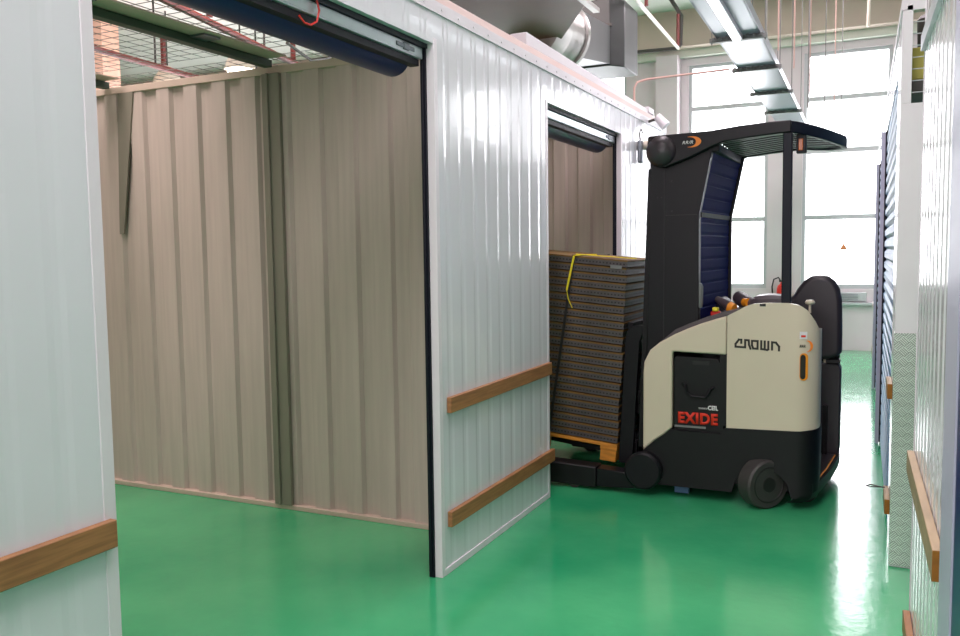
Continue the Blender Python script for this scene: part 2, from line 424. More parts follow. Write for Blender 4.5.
# green beams over the first unit, with a pale flange on top
for i, (xb, yb) in enumerate(((-3.38, -2.0), (-4.75, -2.0))):
    t = thing('roof_beam', (xb, yb, 2.70), ['dark green steel beam meeting the middle post of the partition', 'dark green steel beam at the left end of the partition'][i], 'beam')
    MB().box(xb-.03, xb+.03, yb, YP-.02, 2.725, 2.768).build('web', 'green_steel', t, bevel=.003)
    MB().box(xb-.03, xb+.16, yb, YP-.05, 2.77, 2.778).build('flange', 'beige_trim', t, smooth=0)
    for k in range(5):
        yy = .3+k*.8
        MB().box(xb+.03, xb+.13, yy, yy+.12, 2.758, 2.769).build('clip_plate', 'alu_dark', t, smooth=0)
# gusset in the left corner, its long grey taper standing in for diagonal shade
tag(MB().prism([(-4.66, 2.69), (-4.52, 2.69), (-4.66, 1.75), (-4.70, 1.75)], YP-.012, YP).build('gusset_shade', 'post', smooth=0),
    'grey tapered gusset strip with painted diagonal shade at the left corner of the partition', 'bracket')
# wire mesh roof
def mesh_roof(x0, x1, y0, y1, label):
    mb = MB(); z = 2.83; r = .0018
    n = int((x1-x0)/.10)
    for k in range(n+1):
        xx = x0+(x1-x0)*k/n; mb.bar((xx, y0, z), (xx, y1, z), .003, .003)
    n = int((y1-y0)/.10)
    for k in range(n+1):
        yy = y0+(y1-y0)*k/n; mb.bar((x0, yy, z+.003), (x1, yy, z+.003), .003, .003)
    return tag(mb.build('wire_mesh_roof', 'wire', smooth=0), label, 'wire mesh')
mesh_roof(-5.6, -2.1, 0.0, 4.14, 'square wire mesh roof over the first storage unit')
mesh_roof(-5.2, -2.1, 4.3, 7.3, 'square wire mesh roof over the second storage unit')

# roller doors of the openings
def roller_door(n, y0, y1, zh, label):
    t = thing('door_%d' % n, (XW-.05, (y0+y1)/2, 0), label, 'roller door', kind='structure')
    g = MB()
    for y in (y0, y1):
        s = -1 if y == y1 else 1
        ya, yb = (y, y+s*.012) if s > 0 else (y+s*.012, y)
        g = MB().box(XW-.065, XW-.035, ya, yb, 0, zh-.02); g.box(XW-.06, XW-.045, yb if s > 0 else ya-.010, (yb+.010) if s > 0 else ya, 0.03, zh-.05)
        g.build('guide_track', 'navy_dark', t, bevel=.003)
    MB().box(XW-.05, XW-.03, y0+.0, y1-.0, zh-.022, zh).build('head_channel', 'navy_dark', t, smooth=0)
    b = MB().prism([(0, 0)]*3, 0, 0) if False else MB()
    b.box(XW-.060, XW-.045, y0+.02, y1-.02, zh-.068, zh-.022)
    b.box(XW-.085, XW-.045, y0+.02, y1-.02, zh-.074, zh-.066)
    br = b.build('bottom_rail', 'alu', t, bevel=.003)
    MB().box(XW-.105, XW-.06, y0+.03, y1-.03, zh-.105, zh-.075).build('bottom_seal', 'navy_dark', t, smooth=0)
    r = .092
    prof = [(r*(1+.012*(k % 2)), y0+.06+(y1-y0-.12)*k/2-(y0+y1)/2) for k in (0, 2)]
    MB().lathe([(.05, prof[0][1]), (r, prof[0][1]), (r, prof[1][1]), (.05, prof[1][1])], (XW-.18, (y0+y1)/2, zh-.055), (0, 1, 0), 28).build('curtain_roll', 'navy', t, smooth=20)
    lt = MB().box(XW-.047, XW-.04, y1-.26, y1-.1, zh-.056, zh-.036); lt.box(XW-.050, XW-.038, y1-.2, y1-.15, zh-.062, zh-.03)
    lt.build('latch', 'alu_dark', t, bevel=.004)
    return t
roller_door(1, 1.65, 3.566, 2.575, 'navy roller door rolled up in the near opening')
roller_door(2, 5.065, 6.725, 2.53, 'navy roller door rolled up in the second opening')
# red wire hanging from the first door rail
tag(MB().tube([(XW-.03, 2.70, 2.565), (XW-.028, 2.715, 2.52), (XW-.03, 2.70, 2.475), (XW-.032, 2.665, 2.455), (XW-.034, 2.63, 2.455), (XW-.036, 2.60, 2.475)], .004, 6).build('red_wire', 'red'),
    'thin red wire loop hanging from the near roller door rail', 'wire')

# wooden bumper rails on the left panels
def rail(y0, y1, z0, label, x=None):
    o = MB().box(XW+.001, XW+.026, y0, y1, z0, z0+.078).build('bumper_rail', 'wood', bevel=.003)
    return tag(o, label, 'wooden rail', 'wooden bumper rails')
rail(-1.0, 1.632, .797, 'brown wooden rail on the white panel left of the near opening')
rail(3.645, 5.055, .808, 'upper brown wooden rail on the white panel between the openings')
rail(3.635, 5.10, .236, 'lower brown wooden rail on the white panel between the openings')
# things on the wall next to the mast
t = thing('hanging_scanner', (XW+.02, 7.15, 2.1), 'grey handset hanging from a hook on the white panel beside the mast', 'handset')
MB().box(XW+.01, XW+.05, 7.19, 7.26, 2.34, 2.53).build('body', 'alu_dark', t, bevel=.012)
MB().tube([(XW+.03, 7.22, 2.53), (XW+.03, 7.19, 2.59), (XW+.03, 7.25, 2.63), (XW+.03, 7.30, 2.60)], .005, 6).build('hook', 'dark_pipe', t)
t = thing('wall_spotlight', (XW+.05, 7.25, 2.32), 'pale tubular fitting on the white panel behind the mast hub', 'light')
MB().tube([(XW+.005, 7.34, 2.50), (XW+.2, 7.34, 2.50)], .04, 16).build('barrel', 'box', t)
t = thing('wall_top_box', (-2.0, 7.9, 2.84), 'small white box sitting on the wall top by the mast', 'box')
MB().box(-2.06, -1.95, 7.75, 7.95, 2.845, 2.90).build('casing', 'white_trim', t, bevel=.01)
t = thing('security_camera', (-1.86, 7.75, 2.79), 'tilted white camera above the mast hub', 'camera')
MB().tube([(-1.84, 7.6, 2.78), (-1.76, 7.6, 2.69)], [.035, .045], 14).build('housing', 'white_trim', t)
MB().tube([(-1.92, 7.6, 2.74), (-1.84, 7.6, 2.76)], .012, 8).build('bracket', 'dark_pipe', t)

# ------------------------------------------------------------------ right row
def ang(p0, p1): return math.atan2(p1[1]-p0[1], p1[0]-p0[0])
XRt = lambda y: .065-.0183*(y-4.6)
# near panel
nA, nB = (.146, 2.17), (.117, 3.28)
mb = MB(); corrugated(mb, nB, nA, .05, 2.8, (-1, 0), [(0, 0), (.55, 0), (.65, .004), (.90, .004), (1, 0)], .12, 0, back=.03)
struct('wall_right_near', mb, 'white', 'glossy white ribbed panel at the right edge close to the camera', 'wall', smooth=0)
mb = MB().bar((.150, 2.13, 1.4), (.156, 1.9, 1.4), .035, 2.8)
struct('trim_13', mb, 'lavender', 'pale lavender door jamb at the right edge', 'door jamb', smooth=0)
t = thing('door_3', (.19, 1.6, 0), 'dark blue roller door at the far right edge', 'roller door', kind='structure')
MB().bar((.152, 1.895, 1.4), (.165, 1.5, 1.4), .02, 2.8).build('guide_track', 'navy', t, smooth=0)
struct('trim_14', MB().bar((nB[0]-.004, nB[1], 2.28), (nA[0]-.004, nA[1], 2.28), .02, .05), 'alu', 'pale metal rail across the top of the right panel', 'trim', smooth=0)
struct('trim_15', MB().bar((nB[0]-.002, nB[1], .025), (nA[0]-.002, nA[1], .025), .02, .05), 'alu', 'metal foot rail below the right near panel', 'trim', smooth=0)
struct('trim_16', MB().bar((nB[0]+.012, nB[1]+.008, 1.4), (nB[0]+.012, nB[1]+.012, 1.4), .03, 2.8, up=(0,0,1)), 'white_trim', 'pale end edge of the right near panel', 'trim', smooth=0)
def near_rail(z0, zs, label, y0, y1, m='wood_light'):
    k = (nB[0]-nA[0])/(nB[1]-nA[1]); fx = lambda y: nA[0]+k*(y-nA[1])-.0125
    t = thing('bumper_rail', (fx(y0), y0, z0), label, 'wooden rail', 'wooden bumper rails')
    MB().bar((fx(y0), y0, z0+.0375), (fx(y1), y1, z0+.0375), .023, .075).build('plank', m, t, bevel=.002)
    MB().bar((fx(y0)+.0002, y0-.0015, z0+.0375), (fx(y0), y0-.0002, z0+.0375), .0225, .0745).build('end_grain', 'wood_end', t, smooth=0)
near_rail(.812, 0, 'pale wooden rail on the ribbed panel at the right edge', 2.2, 3.27)
near_rail(.236, 0, 'low wooden rail near the floor on the right panel', 2.4, 3.27, 'wood')
# end wall of the next block (faces the camera)
xe = XRt(4.6)
mb = MB().box(xe, .5, 4.6, 4.66, 0, 2.28).box(xe, xe+.045, 4.6, 4.66, 2.28, 2.74).box(xe, .5, 4.6, 4.66, 2.715, 2.77).box(.45, .5, 4.6, 4.66, 2.28, 2.72)
struct('wall_end', mb, 'white_trim', 'white end wall with a diamond plate foot', 'wall', bevel=.002)
def diamond():
    m = mat('diamond_plate', (186, 192, 186), .33, metal=.75, noise=.06)
    nt = m.node_tree; b = nt.nodes['Principled BSDF']; L = nt.links.new
    tc = nt.nodes.new('ShaderNodeTexCoord'); sx = nt.nodes.new('ShaderNodeSeparateXYZ'); L(tc.outputs['Object'], sx.inputs[0])
    def mth(op, a, bb=None):
        n = nt.nodes.new('ShaderNodeMath'); n.operation = op
        for i, v in enumerate((a, bb)):
            if v is None: continue
            if isinstance(v, (int, float)): n.inputs[i].default_value = v
            else: L(v, n.inputs[i])
        return n.outputs[0]
    k = 1/.05
    u = mth('MULTIPLY', mth('ADD', sx.outputs['X'], sx.outputs['Z']), k); w = mth('MULTIPLY', mth('SUBTRACT', sx.outputs['X'], sx.outputs['Z']), k)
    cu = mth('MODULO', mth('ADD', mth('FLOOR', u), mth('FLOOR', w)), 2.0)
    cu = mth('ABSOLUTE', cu)
    su = mth('GREATER_THAN', mth('FRACT', mth('MULTIPLY', u, 4)), .5); sw = mth('GREATER_THAN', mth('FRACT', mth('MULTIPLY', w, 4)), .5)
    h = mth('ADD', mth('MULTIPLY', su, cu), mth('MULTIPLY', sw, mth('SUBTRACT', 1.0, cu)))
    bp = nt.nodes.new('ShaderNodeBump'); bp.inputs['Strength'].default_value = .8; bp.inputs['Distance'].default_value = .003
    L(h, bp.inputs['Height']); L(bp.outputs['Normal'], b.inputs['Normal'])
    old = b.inputs['Base Color'].links[0].from_socket
    mx = nt.nodes.new('ShaderNodeMix'); mx.data_type = 'RGBA'
    L(h, mx.inputs[0]); mx.inputs[6].default_value = (*lin((150, 156, 150)), 1); mx.inputs[7].default_value = (*lin((214, 222, 214)), 1)
    L(mx.outputs[2], b.inputs['Base Color'])
    return m
M['diamond'] = diamond()
mb = MB().box(xe-.001, .45, 4.592, 4.5995, 0.01, 1.175).box(xe-.0025, xe-.0005, 4.593, 4.72, .01, 1.175)
tag(mb.build('kick_plate', 'diamond', smooth=0), 'diamond patterned steel plate on the foot of the white end wall', 'kick plate')
# wire mesh opening above
mb = MB()
for k in range(1, 8): mb.bar((xe+.045, 4.63, 2.28+k*.055), (.45, 4.63, 2.28+k*.055), .004, .004)
for k in range(1, 4): mb.bar((xe+.045+k*.1, 4.63, 2.28), (xe+.045+k*.1, 4.63, 2.74), .004, .004)
tag(mb.build('wire_grille', 'frame', smooth=0), 'white wire grille in the top opening of the end wall', 'grille')
# things stored on top behind the grille
t = thing('storage_carton', (.3, 4.95, 2.45), 'yellowish carton behind the wire grille', 'carton'); t.location.z = 2.422
MB().box(.1, .42, 4.8, 5.1, 2.422, 2.58).build('carton_body', 'yellow_box', t, bevel=.006); MB().box(.098, .422, 4.93, 4.97, 2.422, 2.583).build('tape', 'box', t, smooth=0)
tag(MB().box(.09, .45, 4.78, 5.15, 2.36, 2.42).build('shelf_board', 'dark_pipe', bevel=.004), 'dark shelf board under the yellowish carton', 'shelf')
tag(MB().box(.085, .10, 4.70, 4.78, 0, 2.75).box(.43, .45, 4.70, 4.78, 0, 2.75).build('shelf_upright', 'dark_pipe', smooth=0), 'dark uprights carrying the shelf behind the end wall', 'upright')
mb = MB().lathe([(.03, 0), (.06, .01), (.065, .16), (.05, .18)], (.2, 4.95, 2.582), (0, 0, 1), 20)
tag(mb.build('storage_pot', 'dark_pipe'), 'dark round container standing on the yellowish carton', 'container')

# right row facade beyond the end wall
def right_wall(y0, y1, z0, z1, label):
    mb = MB(); corrugated(mb, (XRt(y1), y1), (XRt(y0), y0), z0, z1, (-1, 0), [(0, 0), (.70, 0), (.76, .006), (.94, .006), (1, 0)], .155, 0, back=.03)
    struct('wall_right_row', mb, 'white', label, 'wall', smooth=0)
right_wall(4.66, 5.0, 0, 2.72, 'white panel just beyond the diamond plate')
right_wall(5.0, 7.5, 2.5, 2.72, 'white strip above the first blue shutter on the right')
right_wall(7.55, 8.3, 0, 2.72, 'white panel between the blue shutters on the right')
right_wall(8.3, 10.4, 2.5, 2.72, 'white strip above the second blue shutter on the right')
right_wall(10.45, 12.2, 0, 2.72, 'white panel at the far end of the right row')
mb = MB().bar((XRt(4.6)+.02, 4.6, 2.745), (XRt(12.2)+.02, 12.2, 2.745), .05, .05)
struct('trim_17', mb, 'white_trim', 'white cap along the top of the right row', 'trim', smooth=0)
struct('trim_20', MB().box(XRt(12.2)-.002, 3, 12.2, 12.25, 0, 2.77), 'white_trim', 'white end of the right row near the windows', 'wall', smooth=0)
for i, (y0, y1) in enumerate(((5.0, 7.5), (8.3, 10.4))):
    xa = XRt(y1)
    t = thing('door_%d' % (4+i), (xa, y1, 0), ['blue slatted roller shutter nearest on the right row', 'blue slatted roller shutter further along the right row'][i], 'roller shutter', kind='structure')
    MB().box(xa-.035, xa-.006, y1-.0, y1+.05, 0, 2.5).build('jamb', 'lavender', t, smooth=0)
    MB().box(xa-.006, xa+.02, y1-.03, y1-.001, 0.02, 2.5).build('guide_track', 'navy_dark', t, smooth=0)
    sl = MB(); n = 30; x1, x0 = XRt(y0)+.02, XRt(y1)+.022
    prof = []
    for k in range(n):
        z = .02+k*2.46/n; h = 2.46/n
        prof += [(0, z), (-.018, z+h*.25), (-.018, z+h*.7), (0, z+h)]
    vs = []; fs = []
    for d, z in prof: vs += [(x1+d, y0, z), (x0+d, y1-.02, z)]
    for k in range(len(prof)-1): fs.append((2*k, 2*k+1, 2*k+3, 2*k+2))
    sl.add(vs, fs); sl.build('shutter_curtain', 'blue_slat', t, smooth=0)
def right_rail(y0, y1, z0, label):
    t = thing('bumper_rail', (XRt(y0), y0, z0), label, 'wooden rail', 'wooden bumper rails')
    MB().bar((XRt(y0)-.013, y0, z0+.038), (XRt(y1)-.013, y1, z0+.038), .024, .076).build('plank', 'wood_light', t, bevel=.002)
    MB().bar((XRt(y0)-.013, y0-.002, z0+.038), (XRt(y0)-.013, y0-.0002, z0+.038), .023, .075).build('end_grain', 'wood_end', t, smooth=0)
right_rail(4.70, 4.98, .83, 'upper wooden rail just beyond the diamond plate'); right_rail(4.70, 4.98, .235, 'lower wooden rail just beyond the diamond plate')
right_rail(7.6, 8.25, .81, 'upper wooden rail between the two blue shutters'); right_rail(7.6, 8.25, .235, 'lower wooden rail between the two blue shutters')
right_rail(10.5, 12.1, .81, 'upper wooden rail past the further blue shutter'); right_rail(10.5, 12.1, .235, 'lower wooden rail past the further blue shutter')
tag(MB().tube([(.04, 4.9, .32), (-.03, 4.88, .335), (-.05, 4.9, .32), (-.03, 4.95, .305), (.04, 4.95, .31)], .003, 6).build('wire_hook', 'dark_pipe'),
    'thin wire hook sticking out above the lower right rail', 'hook')

# ------------------------------------------------------------------ reach truck
YS, YE = 5.36, 6.44
TK = thing('reach_truck', (-.85, 5.9, 0), 'cream and black stand-up reach truck carrying the strapped stack', 'forklift')
def plan(x0, inset=0.0, ye=5.60, xr=-.32, r=.13, n=7):
    p = []; y = YS+inset; nx = 40
    for i in range(nx+1): p.append((x0+(xr-r-x0)*i/nx, y))
    for i in range(1, n+1):
        a = -PI/2+PI/2*i/n; p.append((xr-r+(r-inset)*math.cos(a), YS+r+(r-inset)*math.sin(a)))
    p.append((xr-inset, ye)); return p
def skin(name, m, x0, top, bot, ye, xr=-.32, r=.13, th=.03, mirror=False, bevel=.004, par=None):
    A = plan(x0, 0, ye, xr, r); B = plan(x0, th, ye, xr, r)
    vs = []; n = len(A)
    s = 0; S = [0]
    for i in range(1, n): s += math.dist(A[i], A[i-1]); S.append(s)
    for P in (A, B):
        for i, (x, y) in enumerate(P):
            yy = y if not mirror else YS+YE-y
            xe = x0+S[i] if A[i][0] > xr-r else A[i][0]
            zt, zb = top(A[i][0], S[i]+x0), bot(A[i][0], S[i]+x0)
            vs += [(x, yy, zb), (x, yy, zt)]
    fs = []
    o = 2*n
    for i in range(n-1):
        a, b = 2*i, 2*i+2
        fs += [(a, b, b+1, a+1), (o+a, o+a+1, o+b+1, o+b), (a+1, b+1, o+b+1, o+a+1), (a, o+a, o+b, b)]
    fs += [(0, 1, o+1, o), (2*n-2, o+2*n-2, o+2*n-1, 2*n-1)]
    return MB().add(vs, fs).build(name, m, par or TK, smooth=32)
def interp(tab):
    def f(x):
        if x <= tab[0][0]: return tab[0][1]
        for (a, za), (b, zb) in zip(tab[:-1], tab[1:]):
            if x <= b: return za+(zb-za)*(x-a)/(b-a)
        return tab[-1][1]
    return f
ctop = interp([(-.86, 1.182), (-.793, 1.218), (-.746, 1.245), (-.70, 1.26), (-.64, 1.266), (-.50, 1.266), (-.44, 1.255), (-.40, 1.235), (-.30, 1.11), (0, 1.10)])
cbot = interp([(-.86, .481), (-.424, .492), (-.38, .498), (-.2, .512)])
for mir in (False, True):
    skin('side_cover', 'cream', -.856, lambda x, s: ctop(s), lambda x, s: cbot(s), 5.52, mirror=mir)
# front arch (battery surround), one housing across the truck with the battery bay cut through
top_a = [(-1.384, .807), (-1.378, .873), (-1.339, .952), (-1.274, 1.006), (-1.178, 1.061), (-1.10, 1.097), (-1.022, 1.129), (-.93, 1.161), (-.860, 1.182)]
arch = top_a+[(-.860, .940), (-1.184, .948), (-1.196, .944), (-1.196, .455), (-1.245, .41), (-1.31, .362), (-1.385, .29)]
for y0, y1 in ((YS, YS+.06), (YE-.06, YE)):
    MB().prism(arch, y0, y1).build('battery_surround', 'cream', TK, bevel=.012, seg=3)
MB().prism([(-1.38, .3), (-1.378, .86), (-1.33, .95), (-1.27, .99), (-1.02, 1.11), (-.84, 1.16), (-.84, .96), (-1.21, .96), (-1.21, .3)], YS+.06, YE-.06).build('front_housing', 'black2', TK, smooth=25)
# seam line between the two cream covers is the 4 mm gap; dark strip behind it
MB().box(-.90, -.84, YS+.012, YS+.05, .49, 1.14).build('seam_backing', 'black', TK, smooth=0)
# dash strip above the arch
dash = [(x, z+.002) for x, z in top_a[3:]]+[(-.80, 1.212)]
dash2 = [(x+.0, z+.026) for x, z in reversed(dash)]; dash2[0] = (-.80, 1.222)
MB().prism(dash+dash2[:-1], YS+.02, YE-.02).build('dash_trim', 'grey_brown', TK, smooth=25)
# battery
bat = MB().prism([(-1.19, .10), (-1.19, .90), (-1.175, .918), (-.92, .912), (-.873, .86), (-.873, .10)], YS+.02, YE-.02).build('battery', 'black', TK, bevel=.006)
MB().tube([(-1.135, YS+.012, .745), (-1.11, YS-.006, .735), (-1.10, YS-.008, .69), (-1.075, YS-.008, .668), (-.985, YS-.008, .664), (-.965, YS-.008, .69), (-.955, YS-.006, .72), (-.935, YS+.012, .73)], .008, 8).build('handle', 'black2', bat)
MB().box(-1.07, -.965, YS+.015, YS+.0195, .868, .892).build('slot', 'strap', bat, smooth=0)
MB().box(-1.182, -.985, YS+.012, YS+.0195, .462, .474).build('metal_strip', 'decal_grey', bat, smooth=0)
tx = text_mesh('lettering', 'EXIDE', 'decal_red', bat, (-1.160, YS+.016, .487), .250, .074, bold=.048)
tx = text_mesh('lettering', 'CEIL', 'decal_white', bat, (-.972, YS+.016, .582), .062, .030, bold=.045)
tx = text_mesh('lettering', 'POWERED BY', 'decal_white', bat, (-1.03, YS+.016, .586), .058, .010, bold=.01)
# lower black chassis skirt
stop = interp([(-1.385, .288), (-1.31, .36), (-1.245, .408), (-1.196, .452), (-1.15, .44), (-.875, .44), (-.87, .478), (-.424, .489), (-.2, .509)])
def sbot(x, s):
    b = .075
    if x < -1.25: b = .075
    dx = x+.645
    if abs(dx) < .17: b = max(b, .095+math.sqrt(max(0, .17**2-dx*dx))*.85)
    if s > -.44: b = .085+max(0, s+.44)*.25
    return b
for mir in (False, True):
    skin('chassis_skirt', 'black', -1.385, lambda x, s: stop(s), sbot, 5.60, mirror=mir, xr=-.318, r=.128)
# chassis core
MB().box(-1.36, -.83, YS+.06, YE-.06, .10, .40).box(-.47, -.40, YS+.05, YE-.05, .12, .2).build('chassis', 'black', TK, smooth=0)
MB().box(-.84, -.78, YS+.04, YE-.04, .12, 1.13).build('power_unit_cover', 'black2', TK, smooth=0)
# rear bumper with lower curved edge and platform
bp = [(-.80, YS+.06), (-.44, YS+.005), (-.35, YS+.04), (-.315, YS+.13), (-.265, YS+.5), (-.235, YS+.9), (-.24, YE-.04), (-.33, YE), (-.80, YE-.03)]
vs = []; lev = [(.045, .06), (.06, .03), (.085, .008), (.12, 0.0), (.165, 0.0)]
for z, ins in lev:
    for x, y in bp: vs.append((x-ins*(1 if x > -.5 else 0), y, z))
nb = len(bp); fs = [tuple(reversed(range(nb))), tuple(range((len(lev)-1)*nb, len(lev)*nb))]
for i in range(len(lev)-1):
    for k in range(nb): fs.append((i*nb+k, i*nb+(k+1) % nb, (i+1)*nb+(k+1) % nb, (i+1)*nb+k))
mb = MB().add(vs, fs)
# leave room for the drive wheel: platform begins behind it
mb.v = [((-.45 if (v[0] < -.7 and v[1] < 5.8) else v[0]), v[1], v[2]) for v in mb.v]
mb.build('rear_platform', 'black', TK, smooth=40)
MB().prismz([(-.50, YS+.22), (-.33, YS+.16), (-.285, YS+.5), (-.265, YE-.2), (-.5, YE-.2)], .166, .173).build('floor_mat', 'dark_grey', TK, smooth=0)
MB().tube([(-.322, YS+.20, .174), (-.290, YS+.45, .176), (-.262, YS+.80, .18)], .005, 6).build('orange_edge_strip', 'orange', TK)
# compartment far wall and operator back pad
MB().prism([(-.78, .14), (-.78, .80), (-.26, .80), (-.238, .76), (-.238, .20), (-.26, .12)], YE-.17, YE-.02).build('compartment_wall', 'dark_grey', TK, bevel=.01)
pad = [(-.66, .70), (-.66, 1.20)]+[(-.60, 1.235), (-.555, 1.265), (-.53, 1.31), (-.49, 1.365), (-.44, 1.40), (-.385, 1.408), (-.33, 1.40), (-.285, 1.365), (-.255, 1.31), (-.24, 1.23), (-.235, 1.0), (-.235, .88), (-.25, .85), (-.30, .83), (-.4, .82)]
pd = MB().prism(pad, YE-.20, YE-.09).build('operator_back_pad', 'dark_grey', TK, bevel=.035, seg=5)
MB().prism([(x*1.0, z) for x, z in [(-.62, .72), (-.62, 1.17), (-.50, 1.33), (-.44, 1.37), (-.385, 1.378), (-.33, 1.37), (-.265, 1.29), (-.25, .80)]], YE-.09, YE-.055).build('pad_shell', 'black2', TK, smooth=25)
MB().box(-.335, -.245, YE-.19, YE-.06, .802, .825).build('pad_ledge', 'strap', TK, smooth=0)
# drive wheel (steered)
wx, wy = -.635, 5.375; ax = V((math.sin(math.radians(46)), -math.cos(math.radians(46)), 0))
dw = thing('drive_wheel', (wx-0, wy, .0)); dw.parent = TK; dw.location = V((wx, wy, 0))-V(TK.location)
R_ = .152; hw = .058
MB().lathe([(.11, -hw), (R_-.012, -hw), (R_, -hw+.012), (R_, hw-.012), (R_-.012, hw), (.112, hw)], (wx, wy, R_), ax, 40).build('tyre', 'rubber', dw, smooth=25)
MB().lathe([(.11, -hw+.004), (.113, hw+.001), (.105, hw+.003), (.095, hw-.012), (.05, hw-.012), (.045, hw+.004), (.0, hw+.004)], (wx, wy, R_), ax, 32).build('wheel_hub', 'hub', dw, smooth=25)
e1 = V((0,0,1)); e2 = ax.cross(e1); mb = MB()
for k in range(6):
    a = k*PI/3; c0 = V((wx, wy, R_))+ax*(hw-.013)+(e1*math.cos(a)+e2*math.sin(a))*.072
    MB().tube([c0, c0+ax*.012], .009, 6).build('wheel_nut', 'strap', dw)
MB().box(-.78, -.50, YS+.12, YS+.5, .16, .42).build('wheel_housing', 'strap', TK, smooth=0)
# caster wheels
cw = MB().lathe([(.02, -.03), (.062, -.03), (.07, -.022), (.07, .022), (.062, .03), (.02, .03)], (-.40, 5.60, .07), (.25, 1, 0), 24).build('caster_wheel', 'rubber', TK)
for yy in (5.56, 5.64): MB().box(-.46, -.37, yy, yy+.005, .07, .16).build('caster_fork', 'black', cw, smooth=0)
# outriggers
for y0, yw in ((5.325, 1), (6.355, -1)):
    t = MB().prism([(-1.335, .045), (-1.335, .125), (-1.35, .134), (-1.69, .150), (-1.69, .03), (-1.60, .03)], y0, y0+.12).build('outrigger_leg', 'black2', TK, bevel=.006)
    MB().prism([(-1.692, .018), (-1.692, .158), (-2.10, .172), (-2.20, .16), (-2.24, .10), (-2.22, .03)], y0-.004, y0+.125).build('load_wheel_cover', 'black', t, bevel=.008)
    for xx in (-1.85, -2.08):
        MB().lathe([(.02, -.045), (.05, -.045), (.05, .045), (.02, .045)], (xx, y0+.06, .05), (0, 1, 0), 20).build('load_wheel', 'rubber', t)
    yc = y0-.012 if yw > 0 else y0+.13
    a = MB().lathe([(.0, -.03), (.108, -.03), (.122, -.015), (.122, .035), (.11, .05), (0, .05)], (-1.372, yc+.01, .168), (0, 1, 0), 36).build('pivot_disc', 'black2', t, smooth=25)
# bits between legs under the truck
MB().box(-1.45, -1.30, YS+.14, YE-.14, .06, .28).build('front_cross_member', 'black', TK, smooth=0)
M['blue_steel'] = mat('blue_grey_bracket', (70, 100, 140), .4)
MB().box(-1.19, -1.10, YS+.06, YS+.1, .02, .10).build('ground_strap', 'blue_steel', TK, smooth=0)
# mast: two leaning rail pairs, cross members, cylinders
def lean(x, z): return x+(z-.2)*.035
mast = MB()
for yb in (5.50, 6.22):
    for o_, w in ((-1.455, .035), (-1.415, .03)):
        mast.add([(lean(o_, z)+dx, yb+dy, z) for z in (.12, 2.12) for dx, dy in ((0,0),(w,0),(w,.08),(0,.08))],
                 [(3,2,1,0),(4,5,6,7),(0,1,5,4),(1,2,6,5),(2,3,7,6),(3,0,4,7)])
for z in (.3, .9, 1.5, 2.05): mast.box(lean(-1.44, z), lean(-1.40, z), 5.58, 6.22, z, z+.08)
mo = mast.build('mast', 'black', TK, bevel=.003)
for y in (5.78, 6.02): MB().tube([(-1.40, y, .25), (-1.34, y, 1.95)], .03, 14).build('lift_cylinder', 'black2', TK)
# mast side housings
hs = [(-1.376, .90), (-1.358, 2.16), (-1.27, 2.16), (-1.10, 2.2), (-.966, 2.235), (-1.048, 1.815), (-1.046, 1.05)]
for y0 in (5.43, 6.32):
    h = MB().prism(hs, y0, y0+.07).build('mast_housing', 'black2', TK, bevel=.003)
    MB().box(-1.269, -1.265, y0-.002, y0+.002, .95, 2.15).box(-1.265, -1.06, y0-.002, y0+.002, 1.813, 1.817).build('panel_seam', 'strap', h, smooth=0)
    for xx, zz in ((-1.22, 2.03), (-1.31, 1.93), (-1.285, 1.93), (-1.22, 1.84)):
        MB().tube([(xx, y0+.002, zz), (xx, y0-.003, zz)], .005, 6).build('screw', 'strap', h)
MB().box(-1.37, -1.24, 5.45, 5.6, .32, .92).build('lower_mast_cover', 'black', TK, smooth=0)
# ribbed navy operator window
pr = []; nrib = 15
def gx(z): return -1.055 if z < 1.82 else -1.055+(z-1.82)*.20
for k in range(nrib):
    z0 = 1.06+k*(2.24-1.06)/nrib; h = (2.24-1.06)/nrib
    pr += [(0, z0), (.004, z0+h*.25), (.004, z0+h*.9), (0, z0+h)]
vs = []; fs = []
for d, z in pr:
    for y, dx in ((5.50, 0), (6.32, .045)): vs.append((gx(z)+d+dx, y, z))
for d, z in pr:
    for y, dx in ((5.50, 0), (6.32, .045)): vs.append((gx(z)-.02+dx, y, z))
n = len(pr)
for k in range(n-1): fs += [(2*k, 2*k+1, 2*k+3, 2*k+2), (2*n+2*k, 2*n+2*k+2, 2*n+2*k+3, 2*n+2*k+1)]
MB().add(vs, fs).build('operator_window', 'navy_glass', TK, smooth=0)
MB().add([(gx(z)-.0+dx, y, z) for z in (1.8, 1.83) for dx, y in ((.012, 5.5), (.057, 6.32), (.04, 6.32), (-.01, 5.5))], [(0,1,2,3),(4,5,6,7),(0,1,5,4),(1,2,6,5),(2,3,7,6),(3,0,4,7)]).build('window_bar', 'black', TK, smooth=0)
MB().bar((gx(1.06)+.05, 6.34, 1.06), (gx(1.82)+.05, 6.34, 1.82), .035, .03, up=(0,1,0)).bar((gx(1.82)+.05, 6.34, 1.82), (gx(2.24)+.05, 6.34, 2.24), .035, .03, up=(0,1,0)).build('window_frame_strip', 'black', TK, smooth=0)
MB().lathe([(.0, -.05), (.025, -.045), (.03, -.02), (.03, .09), (.02, .11), (0, .115)], (-1.055, 5.47, 1.27), (0, 0, 1), 14).build('handgrip', 'decal_grey', TK)
